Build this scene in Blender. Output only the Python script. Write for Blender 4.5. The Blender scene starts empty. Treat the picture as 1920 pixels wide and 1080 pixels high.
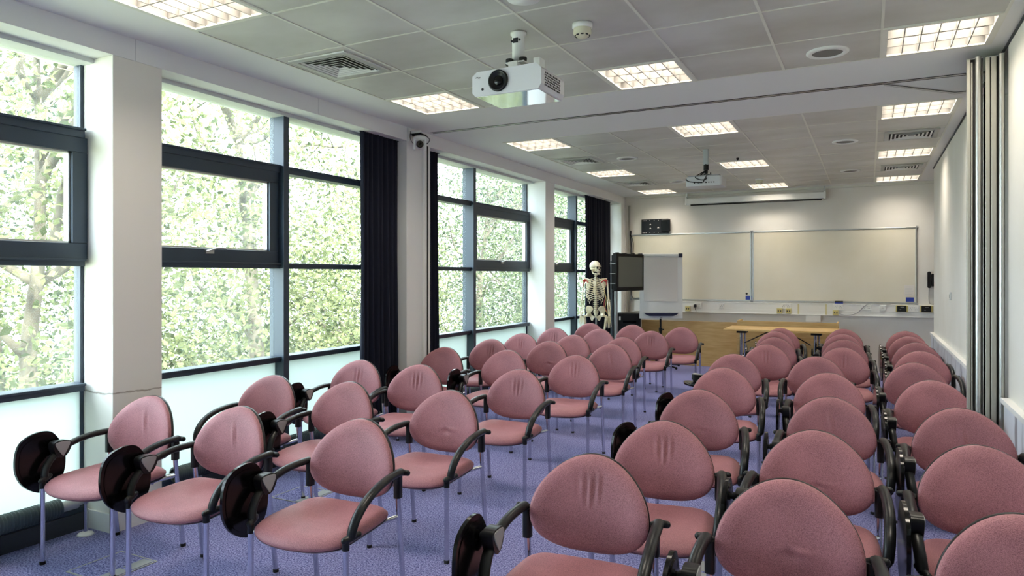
import bpy, bmesh, math, random
from mathutils import Vector, Matrix
random.seed(11)
PI = math.pi
S = bpy.context.scene
COL = S.collection
sin, cos, rad = math.sin, math.cos, math.radians

# ------------------------------------------------------------------ materials
def lin(r, g, b):
    f = lambda c: (c / 255 / 12.92) if c / 255 <= 0.04045 else ((c / 255 + 0.055) / 1.055) ** 2.4
    return (f(r), f(g), f(b), 1)

def mat(name, col, rough=0.6, metal=0.0, spec=0.5, coat=0.0, sheen=0.0):
    m = bpy.data.materials.new(name); m.use_nodes = True
    b = m.node_tree.nodes['Principled BSDF']
    b.inputs['Base Color'].default_value = col
    b.inputs['Roughness'].default_value = rough
    b.inputs['Metallic'].default_value = metal
    b.inputs['Specular IOR Level'].default_value = spec
    b.inputs['Coat Weight'].default_value = coat
    b.inputs['Sheen Weight'].default_value = sheen
    return m

def nd(m, t, **kw):
    n = m.node_tree.nodes.new(t)
    for k, v in kw.items():
        if k in n.inputs: n.inputs[k].default_value = v
        else: setattr(n, k, v)
    return n

def lk(m, a, ao, b, bi): m.node_tree.links.new(a.outputs[ao], b.inputs[bi])

def noisy(m, c1, c2, scale=8, detail=4, lo=0.35, hi=0.65, stretch=(1, 1, 1), bump=0.0, bscale=None, bdist=0.002, coord='Object'):
    """vary the base colour with a noise and optionally bump it"""
    b = m.node_tree.nodes['Principled BSDF']
    tc = nd(m, 'ShaderNodeTexCoord'); mp = nd(m, 'ShaderNodeMapping')
    mp.inputs['Scale'].default_value = stretch
    lk(m, tc, coord, mp, 'Vector')
    nz = nd(m, 'ShaderNodeTexNoise', Scale=scale, Detail=detail)
    lk(m, mp, 'Vector', nz, 'Vector')
    cr = nd(m, 'ShaderNodeValToRGB')
    cr.color_ramp.elements[0].position = lo; cr.color_ramp.elements[0].color = c1
    cr.color_ramp.elements[1].position = hi; cr.color_ramp.elements[1].color = c2
    lk(m, nz, 'Fac', cr, 'Fac'); lk(m, cr, 'Color', b, 'Base Color')
    if bump:
        n2 = nd(m, 'ShaderNodeTexNoise', Scale=bscale or scale, Detail=2)
        lk(m, mp, 'Vector', n2, 'Vector')
        bp = nd(m, 'ShaderNodeBump', Strength=bump, Distance=bdist)
        lk(m, n2, 'Fac', bp, 'Height'); lk(m, bp, 'Normal', b, 'Normal')
    return m

M = {}
M['wall'] = mat('wall_paint', lin(226, 222, 214), 0.75)
noisy(M['wall'], lin(222, 218, 209), lin(230, 227, 221), 1.2)
M['white'] = mat('white_plaster', lin(228, 228, 226), 0.7)
M['tile'] = noisy(mat('ceiling_tile_metal', lin(186, 184, 174), 0.42, 0.0, 0.5), lin(184, 181, 172), lin(208, 206, 201), 1.6, 5, 0.3, 0.7, (1, 1.6, 1))
M['tbar'] = mat('ceiling_grid_white', lin(222, 221, 210), 0.5)
M['carpet'] = noisy(mat('violet_carpet', lin(120, 114, 172), 0.95, spec=0.1), lin(66, 67, 118), lin(166, 166, 214), 120, 4, 0.36, 0.64, bump=0.9, bscale=200, bdist=0.006)
M['frame'] = mat('slate_window_frame', lin(48, 62, 76), 0.38)
M['dark'] = mat('dark_skirting', lin(38, 46, 54), 0.5)
M['black'] = mat('black_plastic', lin(22, 23, 25), 0.33, spec=.3)
M['blackgloss'] = mat('black_gloss', lin(8, 8, 9), 0.16, spec=.3)
M['rubber'] = mat('black_rubber', lin(22, 22, 22), 0.7)
M['chrome'] = mat('chrome', lin(205, 205, 212), 0.16, 1.0)
M['alu'] = mat('aluminium', lin(196, 196, 192), 0.34, 1.0)
M['alupale'] = mat('pale_anodised', lin(168, 166, 156), 0.42, 0.4)
M['plastic'] = mat('white_plastic', lin(232, 232, 228), 0.35)
M['cream'] = mat('cream_plastic', lin(214, 206, 160), 0.4)
M['yellow'] = mat('aged_plastic', lin(206, 192, 122), 0.4)
M['bone'] = noisy(mat('bone', lin(226, 218, 190), 0.5), lin(206, 194, 156), lin(238, 233, 214), 9)
M['red'] = mat('red_paint', lin(170, 48, 40), 0.5)
M['blue'] = mat('blue_label', lin(38, 62, 160), 0.4)
M['navy'] = mat('navy_plastic', lin(28, 32, 62), 0.35)
M['paper'] = mat('paper', lin(226, 221, 214), 0.8)
M['ink'] = mat('ink', lin(70, 70, 74), 0.8)
M['board'] = noisy(mat('whiteboard', lin(222, 216, 196), 0.35), lin(216, 209, 188), lin(227, 222, 206), 0.9)
M['grey'] = mat('grey_plastic', lin(150, 152, 152), 0.45)
M['lightgrey'] = mat('light_grey', lin(200, 202, 202), 0.45)
M['bezel'] = mat('tv_bezel', lin(20, 21, 22), 0.6, spec=.2)
M['screen'] = mat('tv_screen', lin(86, 92, 86), 0.25, spec=.4)
M['radiator'] = mat('radiator_green', lin(70, 84, 86), 0.5)
M['silver'] = mat('silver_paint', lin(176, 180, 180), 0.4, 0.4)
M['projector'] = mat('projector_white', lin(222, 222, 224), 0.3)
M['mirror'] = mat('glossy_underside', lin(225, 225, 228), 0.06, 0.85)
M['louvre'] = mat('louvre_aluminium', lin(142, 140, 136), 0.4, 0.0)
M['speaker'] = mat('speaker_grille', lin(120, 118, 112), 0.7)
M['wirered'] = mat('red_wire', lin(180, 60, 60), 0.5)
M['smoke'] = mat('aged_white', lin(214, 210, 182), 0.45)

def make_fabric():
    m = mat('pink_weave', lin(176, 104, 112), 0.58, spec=0.42, sheen=0.25)
    b = m.node_tree.nodes['Principled BSDF']
    b.inputs['Sheen Tint'].default_value = lin(240, 190, 195)
    tc = nd(m, 'ShaderNodeTexCoord')
    n1 = nd(m, 'ShaderNodeTexNoise', Scale=420.0, Detail=2.0)
    n2 = nd(m, 'ShaderNodeTexNoise', Scale=5.0, Detail=3.0)
    lk(m, tc, 'Object', n1, 'Vector'); lk(m, tc, 'Object', n2, 'Vector')
    ad = nd(m, 'ShaderNodeMath', operation='MULTIPLY_ADD'); ad.inputs[1].default_value = 0.75
    ml = nd(m, 'ShaderNodeMath', operation='MULTIPLY'); ml.inputs[1].default_value = 0.25
    lk(m, n2, 'Fac', ml, 0); lk(m, n1, 'Fac', ad, 0); lk(m, ml, 'Value', ad, 2)
    cr = nd(m, 'ShaderNodeValToRGB')
    cr.color_ramp.elements[0].position = 0.34; cr.color_ramp.elements[0].color = lin(110, 66, 73)
    cr.color_ramp.elements[1].position = 0.66; cr.color_ramp.elements[1].color = lin(174, 116, 122)
    lk(m, ad, 'Value', cr, 'Fac'); lk(m, cr, 'Color', b, 'Base Color')
    bp = nd(m, 'ShaderNodeBump', Strength=0.35, Distance=0.0015)
    lk(m, n1, 'Fac', bp, 'Height'); lk(m, bp, 'Normal', b, 'Normal')
    return m
M['pink'] = make_fabric()
M['curtain'] = mat('navy_curtain', lin(20, 24, 40), 0.75, spec=0.25, sheen=0.04)

def make_wood():
    m = mat('maple_veneer', lin(206, 170, 108), 0.45)
    noisy(m, lin(196, 156, 92), lin(216, 182, 122), 3.0, 6, 0.3, 0.7, (1.2, 1.2, 9))
    return m
M['wood'] = make_wood()

def make_glass():
    m = bpy.data.materials.new('clear_glass'); m.use_nodes = True
    nt = m.node_tree; nt.nodes.clear()
    o = nd(m, 'ShaderNodeOutputMaterial'); mx = nd(m, 'ShaderNodeMixShader')
    t = nd(m, 'ShaderNodeBsdfTransparent'); g = nd(m, 'ShaderNodeBsdfGlossy', Roughness=0.0)
    t.inputs['Color'].default_value = (0.93, 0.96, 0.95, 1)
    mx.inputs[0].default_value = 0.05
    # pale translucent haze mixed into the panes for glare and reflections, patchier in places
    h = nd(m, 'ShaderNodeBsdfTranslucent'); h.inputs['Color'].default_value = (0.86, 0.95, 0.95, 1)
    m2 = nd(m, 'ShaderNodeMixShader'); tc = nd(m, 'ShaderNodeNewGeometry'); nz = nd(m, 'ShaderNodeTexNoise', Scale=0.9, Detail=2.0)
    lk(m, tc, 'Position', nz, 'Vector')
    mr = nd(m, 'ShaderNodeMapRange'); mr.inputs[1].default_value = .4; mr.inputs[2].default_value = .7; mr.inputs[3].default_value = .006; mr.inputs[4].default_value = .035
    lk(m, nz, 'Fac', mr, 0); lk(m, mr, 0, m2, 0); lk(m, t, 0, m2, 1); lk(m, h, 0, m2, 2)
    lk(m, m2, 0, mx, 1); lk(m, g, 0, mx, 2); lk(m, mx, 0, o, 0)
    return m
M['glass'] = make_glass()

def make_frost():
    m = bpy.data.materials.new('frosted_glass'); m.use_nodes = True
    nt = m.node_tree; nt.nodes.clear()
    o = nd(m, 'ShaderNodeOutputMaterial'); mx = nd(m, 'ShaderNodeMixShader')
    t = nd(m, 'ShaderNodeBsdfTranslucent'); d = nd(m, 'ShaderNodeBsdfDiffuse')
    t.inputs['Color'].default_value = (0.56, 0.62, 0.605, 1)
    d.inputs['Color'].default_value = (0.80, 0.86, 0.84, 1)
    mx.inputs[0].default_value = 0.25
    lk(m, t, 0, mx, 1); lk(m, d, 0, mx, 2); lk(m, mx, 0, o, 0)
    return m
M['frost'] = make_frost()

def make_leaf(name, c1, c2):
    m = bpy.data.materials.new(name); m.use_nodes = True
    nt = m.node_tree; nt.nodes.clear()
    o = nd(m, 'ShaderNodeOutputMaterial'); mx = nd(m, 'ShaderNodeMixShader')
    t = nd(m, 'ShaderNodeBsdfTranslucent'); d = nd(m, 'ShaderNodeBsdfDiffuse')
    g = nd(m, 'ShaderNodeNewGeometry'); cr = nd(m, 'ShaderNodeValToRGB')
    cr.color_ramp.elements[0].color = c1; cr.color_ramp.elements[1].color = c2
    lk(m, g, 'Random Per Island', cr, 'Fac')
    lk(m, cr, 'Color', t, 'Color'); lk(m, cr, 'Color', d, 'Color')
    mx.inputs[0].default_value = 0.5
    lk(m, t, 0, mx, 1); lk(m, d, 0, mx, 2); lk(m, mx, 0, o, 0)
    return m
M['leaf_a'] = make_leaf('leaf_yellow_green', lin(60, 70, 46), lin(158, 162, 116))
M['leaf_b'] = make_leaf('leaf_mid_green', lin(42, 56, 42), lin(128, 136, 104))
M['bark'] = noisy(mat('bark', lin(96, 88, 74), 0.9), lin(66, 60, 50), lin(116, 108, 92), 6, 4, stretch=(1, 1, 0.3))
M['soil'] = noisy(mat('ground_cover', lin(168, 172, 140), 0.95), lin(140, 146, 112), lin(190, 190, 164), 1.5)

def make_pillar():
    """white pillar paint with a scuffed line at chair-back height"""
    m = mat('pillar_paint', lin(228, 224, 216), 0.7)
    b = m.node_tree.nodes['Principled BSDF']
    g = nd(m, 'ShaderNodeNewGeometry'); sx = nd(m, 'ShaderNodeSeparateXYZ')
    lk(m, g, 'Position', sx, 0)
    nz = nd(m, 'ShaderNodeTexNoise', Scale=9.0, Detail=5.0); lk(m, g, 'Position', nz, 'Vector')
    a = nd(m, 'ShaderNodeMath', operation='MULTIPLY_ADD'); a.inputs[1].default_value = 0.05; a.inputs[2].default_value = 0.795
    lk(m, nz, 'Fac', a, 0)
    s = nd(m, 'ShaderNodeMath', operation='SUBTRACT'); lk(m, sx, 'Z', s, 0); lk(m, a, 'Value', s, 1)
    ab = nd(m, 'ShaderNodeMath', operation='ABSOLUTE'); lk(m, s, 'Value', ab, 0)
    cr = nd(m, 'ShaderNodeValToRGB')
    cr.color_ramp.elements[0].position = 0.0; cr.color_ramp.elements[0].color = lin(150, 140, 128)
    cr.color_ramp.elements[1].position = 0.007; cr.color_ramp.elements[1].color = lin(228, 224, 216)
    lk(m, ab, 'Value', cr, 'Fac'); lk(m, cr, 'Color', b, 'Base Color')
    return m
M['pillar'] = make_pillar()

def make_dado():
    m = mat('dado_panel', lin(222, 224, 232), 0.55)
    noisy(m, lin(150, 146, 152), lin(222, 224, 232), 2.4, 6, 0.38, 0.45, (1, 2.6, 0.6))
    return m
M['dado'] = make_dado()

# ------------------------------------------------------------------ mesh builder
class MB:
    def __init__(s): s.v = []; s.f = []; s.m = []; s.sm = []
    def add(s, vs, fs, mi=0, smooth=False, mx=None):
        o = len(s.v)
        for p in vs:
            p = Vector(p)
            if mx is not None: p = mx @ p
            s.v.append(tuple(p))
        for f in fs:
            s.f.append(tuple(i + o for i in f)); s.m.append(mi); s.sm.append(smooth)
        return s
    def box(s, x0, x1, y0, y1, z0, z1, mi=0, mx=None):
        x0, x1 = min(x0, x1), max(x0, x1); y0, y1 = min(y0, y1), max(y0, y1); z0, z1 = min(z0, z1), max(z0, z1)
        v = [(x0, y0, z0), (x1, y0, z0), (x1, y1, z0), (x0, y1, z0), (x0, y0, z1), (x1, y0, z1), (x1, y1, z1), (x0, y1, z1)]
        f = [(3, 2, 1, 0), (4, 5, 6, 7), (0, 1, 5, 4), (1, 2, 6, 5), (2, 3, 7, 6), (3, 0, 4, 7)]
        return s.add(v, f, mi, False, mx)
    def tube(s, pts, r, n=12, mi=0, ref=None, oval=None, mx=None, cap=True):
        """sweep a circle (radius r, a number or one per point) or an oval (a,b) along pts"""
        P = [Vector(p) for p in pts]
        k = len(P)
        R = r if isinstance(r, (list, tuple)) else [r] * k
        T = []
        for i in range(k):
            t = P[min(i + 1, k - 1)] - P[max(i - 1, 0)]
            T.append(t.normalized() if t.length > 1e-9 else Vector((0, 0, 1)))
        u = Vector(ref) if ref else (Vector((1, 0, 0)) if abs(T[0].x) < 0.8 else Vector((0, 1, 0)))
        vs = []; fs = []
        for i in range(k):
            u = (u - T[i] * u.dot(T[i])).normalized()
            w = T[i].cross(u)
            a, b = (oval[0] * R[i], oval[1] * R[i]) if oval else (R[i], R[i])
            for j in range(n):
                q = 2 * PI * j / n
                vs.append(P[i] + u * (a * cos(q)) + w * (b * sin(q)))
        for i in range(k - 1):
            for j in range(n):
                a = i * n + j; b = i * n + (j + 1) % n
                fs.append((a, b, b + n, a + n))
        s.add(vs, fs, mi, True, mx)
        if cap:
            s.add(vs[:n], [tuple(reversed(range(n)))], mi, False, mx)
            s.add(vs[-n:], [tuple(range(n))], mi, False, mx)
        return s
    def cyl(s, p0, p1, r, n=20, mi=0, r2=None, mx=None):
        return s.tube([p0, p1], [r, r if r2 is None else r2], n, mi, mx=mx)
    def lathe(s, prof, n=28, mi=0, mx=None, smooth=True):
        """prof: (radius, z) list turned round the z axis"""
        vs = []; fs = []
        for (r, z) in prof:
            for j in range(n):
                q = 2 * PI * j / n; vs.append((r * cos(q), r * sin(q), z))
        for i in range(len(prof) - 1):
            for j in range(n):
                a = i * n + j; b = i * n + (j + 1) % n
                fs.append((a, b, b + n, a + n))
        s.add(vs, fs, mi, smooth, mx)
        return s
    def prism(s, poly, z0, z1, mi=0, mx=None, smooth=False):
        """poly in the xy plane extruded z0..z1"""
        n = len(poly)
        vs = [(x, y, z0) for x, y in poly] + [(x, y, z1) for x, y in poly]
        fs = [tuple(reversed(range(n))), tuple(range(n, 2 * n))]
        s.add(vs, fs, mi, False, mx)
        s.add(vs, [(i, (i + 1) % n, (i + 1) % n + n, i + n) for i in range(n)], mi, smooth, mx)
        return s
    def ball(s, c, rx, ry=None, rz=None, n=16, m=10, mi=0, mx=None, fn=None):
        ry = rx if ry is None else ry; rz = rx if rz is None else rz
        vs = []; fs = []
        for i in range(m + 1):
            t = PI * i / m
            for j in range(n):
                q = 2 * PI * j / n
                d = Vector((sin(t) * cos(q), sin(t) * sin(q), cos(t)))
                if fn: d = fn(d)
                vs.append((c[0] + rx * d.x, c[1] + ry * d.y, c[2] + rz * d.z))
        for i in range(m):
            for j in range(n):
                a = i * n + j; b = i * n + (j + 1) % n
                fs.append((a, a + n, b + n, b))
        return s.add(vs, fs, mi, True, mx)
    def mesh(s, name, mats):
        me = bpy.data.meshes.new(name)
        me.from_pydata(s.v, [], s.f)
        for m in (mats if isinstance(mats, (list, tuple)) else [mats]): me.materials.append(M[m])
        me.polygons.foreach_set('material_index', s.m)
        me.polygons.foreach_set('use_smooth', s.sm)
        me.update()
        return me
    def build(s, name, mats, parent=None, loc=(0, 0, 0), bevel=0.0, weld=False, rot=None):
        me = s.mesh(name, mats)
        if weld:
            bm = bmesh.new(); bm.from_mesh(me)
            bmesh.ops.remove_doubles(bm, verts=bm.verts, dist=1e-5)
            bmesh.ops.recalc_face_normals(bm, faces=bm.faces)
            bm.to_mesh(me); bm.free()
        return link(name, me, parent, loc, bevel, rot)

def link(name, me, parent=None, loc=(0, 0, 0), bevel=0.0, rot=None):
    o = bpy.data.objects.new(name, me); COL.objects.link(o)
    o.location = loc
    if rot: o.rotation_euler = rot
    if parent: o.parent = parent
    if bevel:
        b = o.modifiers.new('bevel', 'BEVEL'); b.width = bevel; b.segments = 2; b.limit_method = 'ANGLE'; b.angle_limit = rad(40)
        b.harden_normals = False
    return o

def tag(o, label=None, cat=None, group=None, kind=None):
    if label: o['label'] = label
    if cat: o['category'] = cat
    if group: o['group'] = group
    if kind: o['kind'] = kind
    return o

def thing(name, label, cat, loc=(0, 0, 0), rz=0.0, group=None):
    o = bpy.data.objects.new(name, None); COL.objects.link(o)
    o.empty_display_size = 0.1
    o.location = loc; o.rotation_euler = (0, 0, rz)
    return tag(o, label, cat, group)

def struct(o, label=None): return tag(o, label, None, None, 'structure')

def copy_tree(o, parent=None):
    c = o.copy(); COL.objects.link(c)
    if parent: c.parent = parent
    for ch in list(o.children): copy_tree(ch, c)
    return c

def smooth_loop(pts, n=6):
    """closed Catmull-Rom through 2D points"""
    out = []; k = len(pts)
    for i in range(k):
        p0, p1, p2, p3 = (Vector(pts[(i + j - 1) % k]) for j in range(4))
        for t in (q / n for q in range(n)):
            out.append(tuple(0.5 * ((2 * p1) + (p2 - p0) * t + (2 * p0 - 5 * p1 + 4 * p2 - p3) * t * t + (3 * p1 - p0 - 3 * p2 + p3) * t ** 3)))
    return out

def curve_pts(pts, n=6):
    out = []; k = len(pts)
    for i in range(k - 1):
        p0, p1, p2, p3 = (Vector(pts[min(max(i + j - 1, 0), k - 1)]) for j in range(4))
        for t in (q / n for q in range(n)):
            out.append(0.5 * ((2 * p1) + (p2 - p0) * t + (2 * p0 - 5 * p1 + 4 * p2 - p3) * t * t + (3 * p1 - p0 - 3 * p2 + p3) * t ** 3))
    out.append(Vector(pts[-1]))
    return out

def rrect(x0, x1, y0, y1, r, n=5):
    out = []
    for cx, cy, a in ((x1 - r, y1 - r, 0), (x0 + r, y1 - r, 90), (x0 + r, y0 + r, 180), (x1 - r, y0 + r, 270)):
        for i in range(n + 1):
            q = rad(a + 90 * i / n); out.append((cx + r * cos(q), cy + r * sin(q)))
    return out

# room constants (metres): x across, y along the room away from the camera, z up
XG, XP, XR = -4.275, -3.98, 0.77       # glazing, pillar face, right wall face
YB, YF = 12.35, -2.6                   # end wall, wall behind the camera
ZC = 2.96                              # ceiling
CX = [-3.532 + 0.6 * i for i in range(8)]
NY = [5.22 - 0.6 * i for i in range(13)]     # near grid, from the beam towards the camera
FY = [6.68 + 0.6 * i for i in range(10)]     # far grid

#@@SETTING
# ------------------------------------------------------------------ the setting
m = MB(); m.box(-4.45, 2.2, YF, 12.6, -0.12, 0.0)
struct(m.build('floor', 'carpet'), 'violet flecked carpet floor')

lights, vents = [], []
for c in (0, 3, 6):
    for r in (0, 4): lights.append(('n', c, r))
for c in (0, 3, 6):
    for r in (0, 4, 8): lights.append(('f', c, r))
vents = [('n', 0, 2), ('f', 0, 2), ('f', 0, 6), ('f', 6, 2), ('f', 6, 6)]
def cell(side, c, r):
    if side == 'n': return CX[c], CX[c + 1], NY[r + 1], NY[r]
    return CX[c], CX[c + 1], FY[r], FY[r + 1]
holes = set(lights)

m = MB()   # ceiling: plaster margins and beam (0), metal tiles (1), grid bars (2)
m.box(-4.45, CX[0], YF, 12.6, ZC, ZC + 0.03)
m.box(CX[7], 2.2, YF, 12.6, ZC, ZC + 0.03)
m.box(CX[0], CX[7], NY[0], FY[0], ZC, ZC + 0.03)
m.box(CX[0], CX[7], FY[9], 12.6, ZC, ZC + 0.03)
m.box(CX[0], CX[7], YF, NY[12], ZC, ZC + 0.03)
m.box(-4.6, 2.3, YF - .1, 12.7, ZC + 0.28, ZC + 0.4)           # slab above
for side, rows in (('n', 12), ('f', 9)):
    for c in range(7):
        for r in range(rows):
            if (side, c, r) in holes: continue
            x0, x1, y0, y1 = cell(side, c, r); g = 0.007
            m.box(x0 + g, x1 - g, y0 + g, y1 - g, ZC + 0.002, ZC + 0.02, 1)
    y0, y1 = (NY[12], NY[0]) if side == 'n' else (FY[0], FY[9])
    for i in range(8): m.box(CX[i] - 0.008, CX[i] + 0.008, y0, y1, ZC - 0.002, ZC + 0.006, 2)
    for yy in (NY if side == 'n' else FY):
        for c in range(7): m.box(CX[c] + .008, CX[c + 1] - .008, yy - 0.006, yy + 0.006, ZC - 0.001, ZC + 0.006, 2)
struct(m.build('ceiling', ['white', 'tile', 'tbar']), 'suspended ceiling of grey metal tiles with white plaster margins')

m = MB(); m.box(-4.45, 2.2, YB, YB + 0.2, 0, ZC + .28); struct(m.build('wall_back', 'wall'), 'cream end wall behind the whiteboards')
m = MB(); m.box(-4.6, 2.3, YF - 0.2, YF, 0, ZC + .28); struct(m.build('wall_front', 'wall'), 'wall behind the camera')
m = MB()
m.box(XR, XR + 0.15, YF, 5.27, 0, ZC)
m.box(XR, XR + 0.15, 6.72, 10.88, 0, ZC)
m.box(1.42, 1.57, 5.12, 6.9, 0, ZC)                              # back of the partition pocket
m.box(XR + .15, 1.42, 5.12, 5.27, 0, ZC); m.box(XR + .15, 1.42, 6.72, 6.87, 0, ZC)
m.box(2.0, 2.2, 10.7, 12.4, 0, ZC); m.box(XR + .15, 2.0, 10.73, 10.88, 0, ZC)   # recess beside the end wall
m.box(2.2, 2.3, YF, 12.6, 0, ZC + .28)
struct(m.build('wall_right', 'wall'), 'long white side wall')
m = MB()
for y0, y1 in ((YF, 5.22), (6.74, 10.9)):
    m.box(XR - 0.03, XR, y0, y1, 0.0, 0.735, 0)
    m.box(XR - 0.045, XR, y0 - .015, y1 + .015, 0.735, 0.765, 1)
struct(m.build('trim_1', ['dado', 'white']), 'scuffed dado panelling with white rail along the right wall')
m = MB(); m.box(XR - 0.012, XR, YF, 10.88, ZC - 0.012, ZC); struct(m.build('trim_2', 'dark'), 'dark strip painted as the shadow gap between right wall and ceiling')  # solid dark strip, its colour stands for shade in the groove
m = MB(); m.box(-3.95, 2.0, 12.29, YB, ZC - .035, ZC); struct(m.build('trim_3', 'tbar'), 'white cornice over the end wall')

# left side: bulkhead, header, pillars, low plinth
m = MB()
m.box(-4.45, XP, YF, YB, 2.828, ZC)                             # boxed bulkhead
m.box(-4.45, -4.36, YF, YB, ZC, ZC + .28)
m.box(-4.33, -4.16, YF, YB, 2.80, 2.83, 1)                      # grey window head
m.box(-4.45, -4.20, YF, YB, 0.0, 0.10, 2)                       # dark plinth behind the heaters
for yy in (2.745, 4.335, 5.56): m.box(XP, XP + .0015, yy - .002, yy + .002, 2.828, ZC, 1)   # panel joints
m.box(-4.45, -4.2, 12.0, 12.6, 0, ZC); m.box(-4.45, -4.3, YF - .2, YF, 0, ZC)
struct(m.build('wall_left', ['white', 'lightgrey', 'dark']), 'white boxed bulkhead over the window wall')
for i, (y0, y1, s) in enumerate(((2.603, 2.926, 'pillar'), (5.55, 5.93, 'white'), (8.805, 9.117, 'white'), (12.117, YB, 'white'), (-.9, -.58, 'white'))):
    m = MB(); m.box(-4.30, XP, y0, y1, 0, 2.828)
    p = m.build('pillar', s, None, bevel=0.004)
    struct(p, 'white boxed pillar between windows')
    m = MB(); m.box(-4.31, XP + .012, y0 - .012, y1 + .012, 0, 0.11); m.build('baseboard', 'white', p)

# windows: bays between pillars; each has mullion, transoms, sash, panes, frosted lower panel
def window(n, y0, y1, mull, sash, label):
    """sash: 'lo' the opening sash lies on the low-y side of the mullion, 'hi' on the high-y side"""
    w = bpy.data.objects.new('window_%d' % n, None); COL.objects.link(w); w.location = (XG, y0, 0)
    struct(w, label)
    def L(mb, name, ma, par=w, bev=0.003): return mb.build(name, ma, par, (-XG, -y0, 0) if par is w else (0, 0, 0), bev)
    xb = -4.33
    mm = MB(); mm.box(xb, -4.176, mull, mull + .06, 0.1, 2.81); L(mm, 'mullion', 'frame')
    for e in (y0 - .03, y1 - .02):
        mm = MB(); mm.box(xb, -4.262, e, e + .05, 0.1, 2.81); L(mm, 'jamb', 'frame')
    bays = ((y0 + .02, mull), (mull + .06, y1 - .02))
    for k, (a, b) in enumerate(bays):
        for name, z0, z1 in (('sill_rail', .826, .872), ('transom', 1.578, 1.622), ('transom', 2.350, 2.408), ('bottom_rail', .10, .15), ('head_rail', 2.806, 2.815)):
            mm = MB(); mm.box(xb, -4.215, a, b, z0, z1); mm.box(-4.215, -4.20, a, b, z1 - .014, z1); L(mm, name, 'frame')
        is_sash = (sash == 'lo') == (k == 0)
        if is_sash:
            mm = MB(); a2, b2, z0, z1 = a - .02 if k == 0 else a + .01, b - .01 if k == 0 else b + .02, 1.620, 2.352
            for (q0, q1, q2, q3) in ((a2, b2, z0, z0 + .095), (a2, b2, z1 - .09, z1)): mm.box(-4.30, -4.222, q0, q1, q2, q3)
            for q0 in (a2, b2 - .09): mm.box(-4.30, -4.222, q0, q0 + .09, z0 + .095, z1 - .09)
            sh = L(mm, 'sash', 'frame')
            mm = MB()
            i0, i1, j0, j1 = a2 + .09, b2 - .09, z0 + .095, z1 - .09
            for (q0, q1, q2, q3) in ((i0, i1, j0, j0 + .012), (i0, i1, j1 - .012, j1)): mm.box(-4.29, -4.245, q0, q1, q2, q3)
            for q0 in (i0, i1 - .012): mm.box(-4.29, -4.245, q0, q0 + .012, j0, j1)
            mm.build('glazing_bead', 'alu', sh)
            mm = MB(); yc = (a2 + b2) / 2 - .06
            mm.box(-4.222, -4.205, yc - .035, yc + .035, z0 + .06, z0 + .085)
            mm.tube(curve_pts([(-4.208, yc - .03, z0 + .075), (-4.185, yc, z0 + .085), (-4.18, yc + .05, z0 + .10), (-4.19, yc + .13, z0 + .098)]), .007, 8)
            mm.build('handle', 'alu', sh)
        mm = MB()
        for z0, z1 in ((.872, 1.578), (1.622, 2.35), (2.408, 2.806)): mm.box(-4.288, -4.282, a, b, z0, z1)
        L(mm, 'pane', 'glass', bev=0)
        mm = MB(); mm.box(-4.295, -4.270, a, b, .15, .826); L(mm, 'frosted_panel', 'frost', bev=0)
    return w
window(1, -.58, 2.603, 1.30, 'hi', 'dark framed window nearest the camera, left of the first pillar')
window(2, 2.926, 5.55, 4.152, 'lo', 'dark framed window between first pillar and long curtain')
window(3, 5.93, 8.805, 7.17, 'hi', 'dark framed window beyond the track post')
window(4, 9.117, 12.117, 10.42, 'lo', 'dark framed window behind the skeleton')
window(5, YF, -.9, -1.8, 'lo', 'dark framed window behind the camera')

#@@CHAIR
# ------------------------------------------------------------------ chairs
def back_y(x, z, wr=0):
    t = (z - .475) / .351
    y = .222 + .052 * t + .016 * (2 * t - 1) ** 2 - .85 * x * x
    return y

def outline(q, grow=0.0):
    """egg outline of the backrest, angle q -> (x,z)"""
    w, zc, zt, zb = .230 + grow, .606, .826 + grow, .470 - grow
    c, s = cos(q), sin(q)
    if s >= 0:
        h = zt - zc; t = s
        return (w * math.sqrt(max(0.0, 1 - t)) * (.3 * (1 + .55 * t - .60 * t * t) + .7 * math.sqrt(1 + t)) * (1 if c >= 0 else -1), zc + h * t)
    h = zc - zb
    return (w * (abs(c) ** (2 / 2.5)) * (1 if c >= 0 else -1), zc - h * (abs(s) ** (2 / 2.1)))

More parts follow.
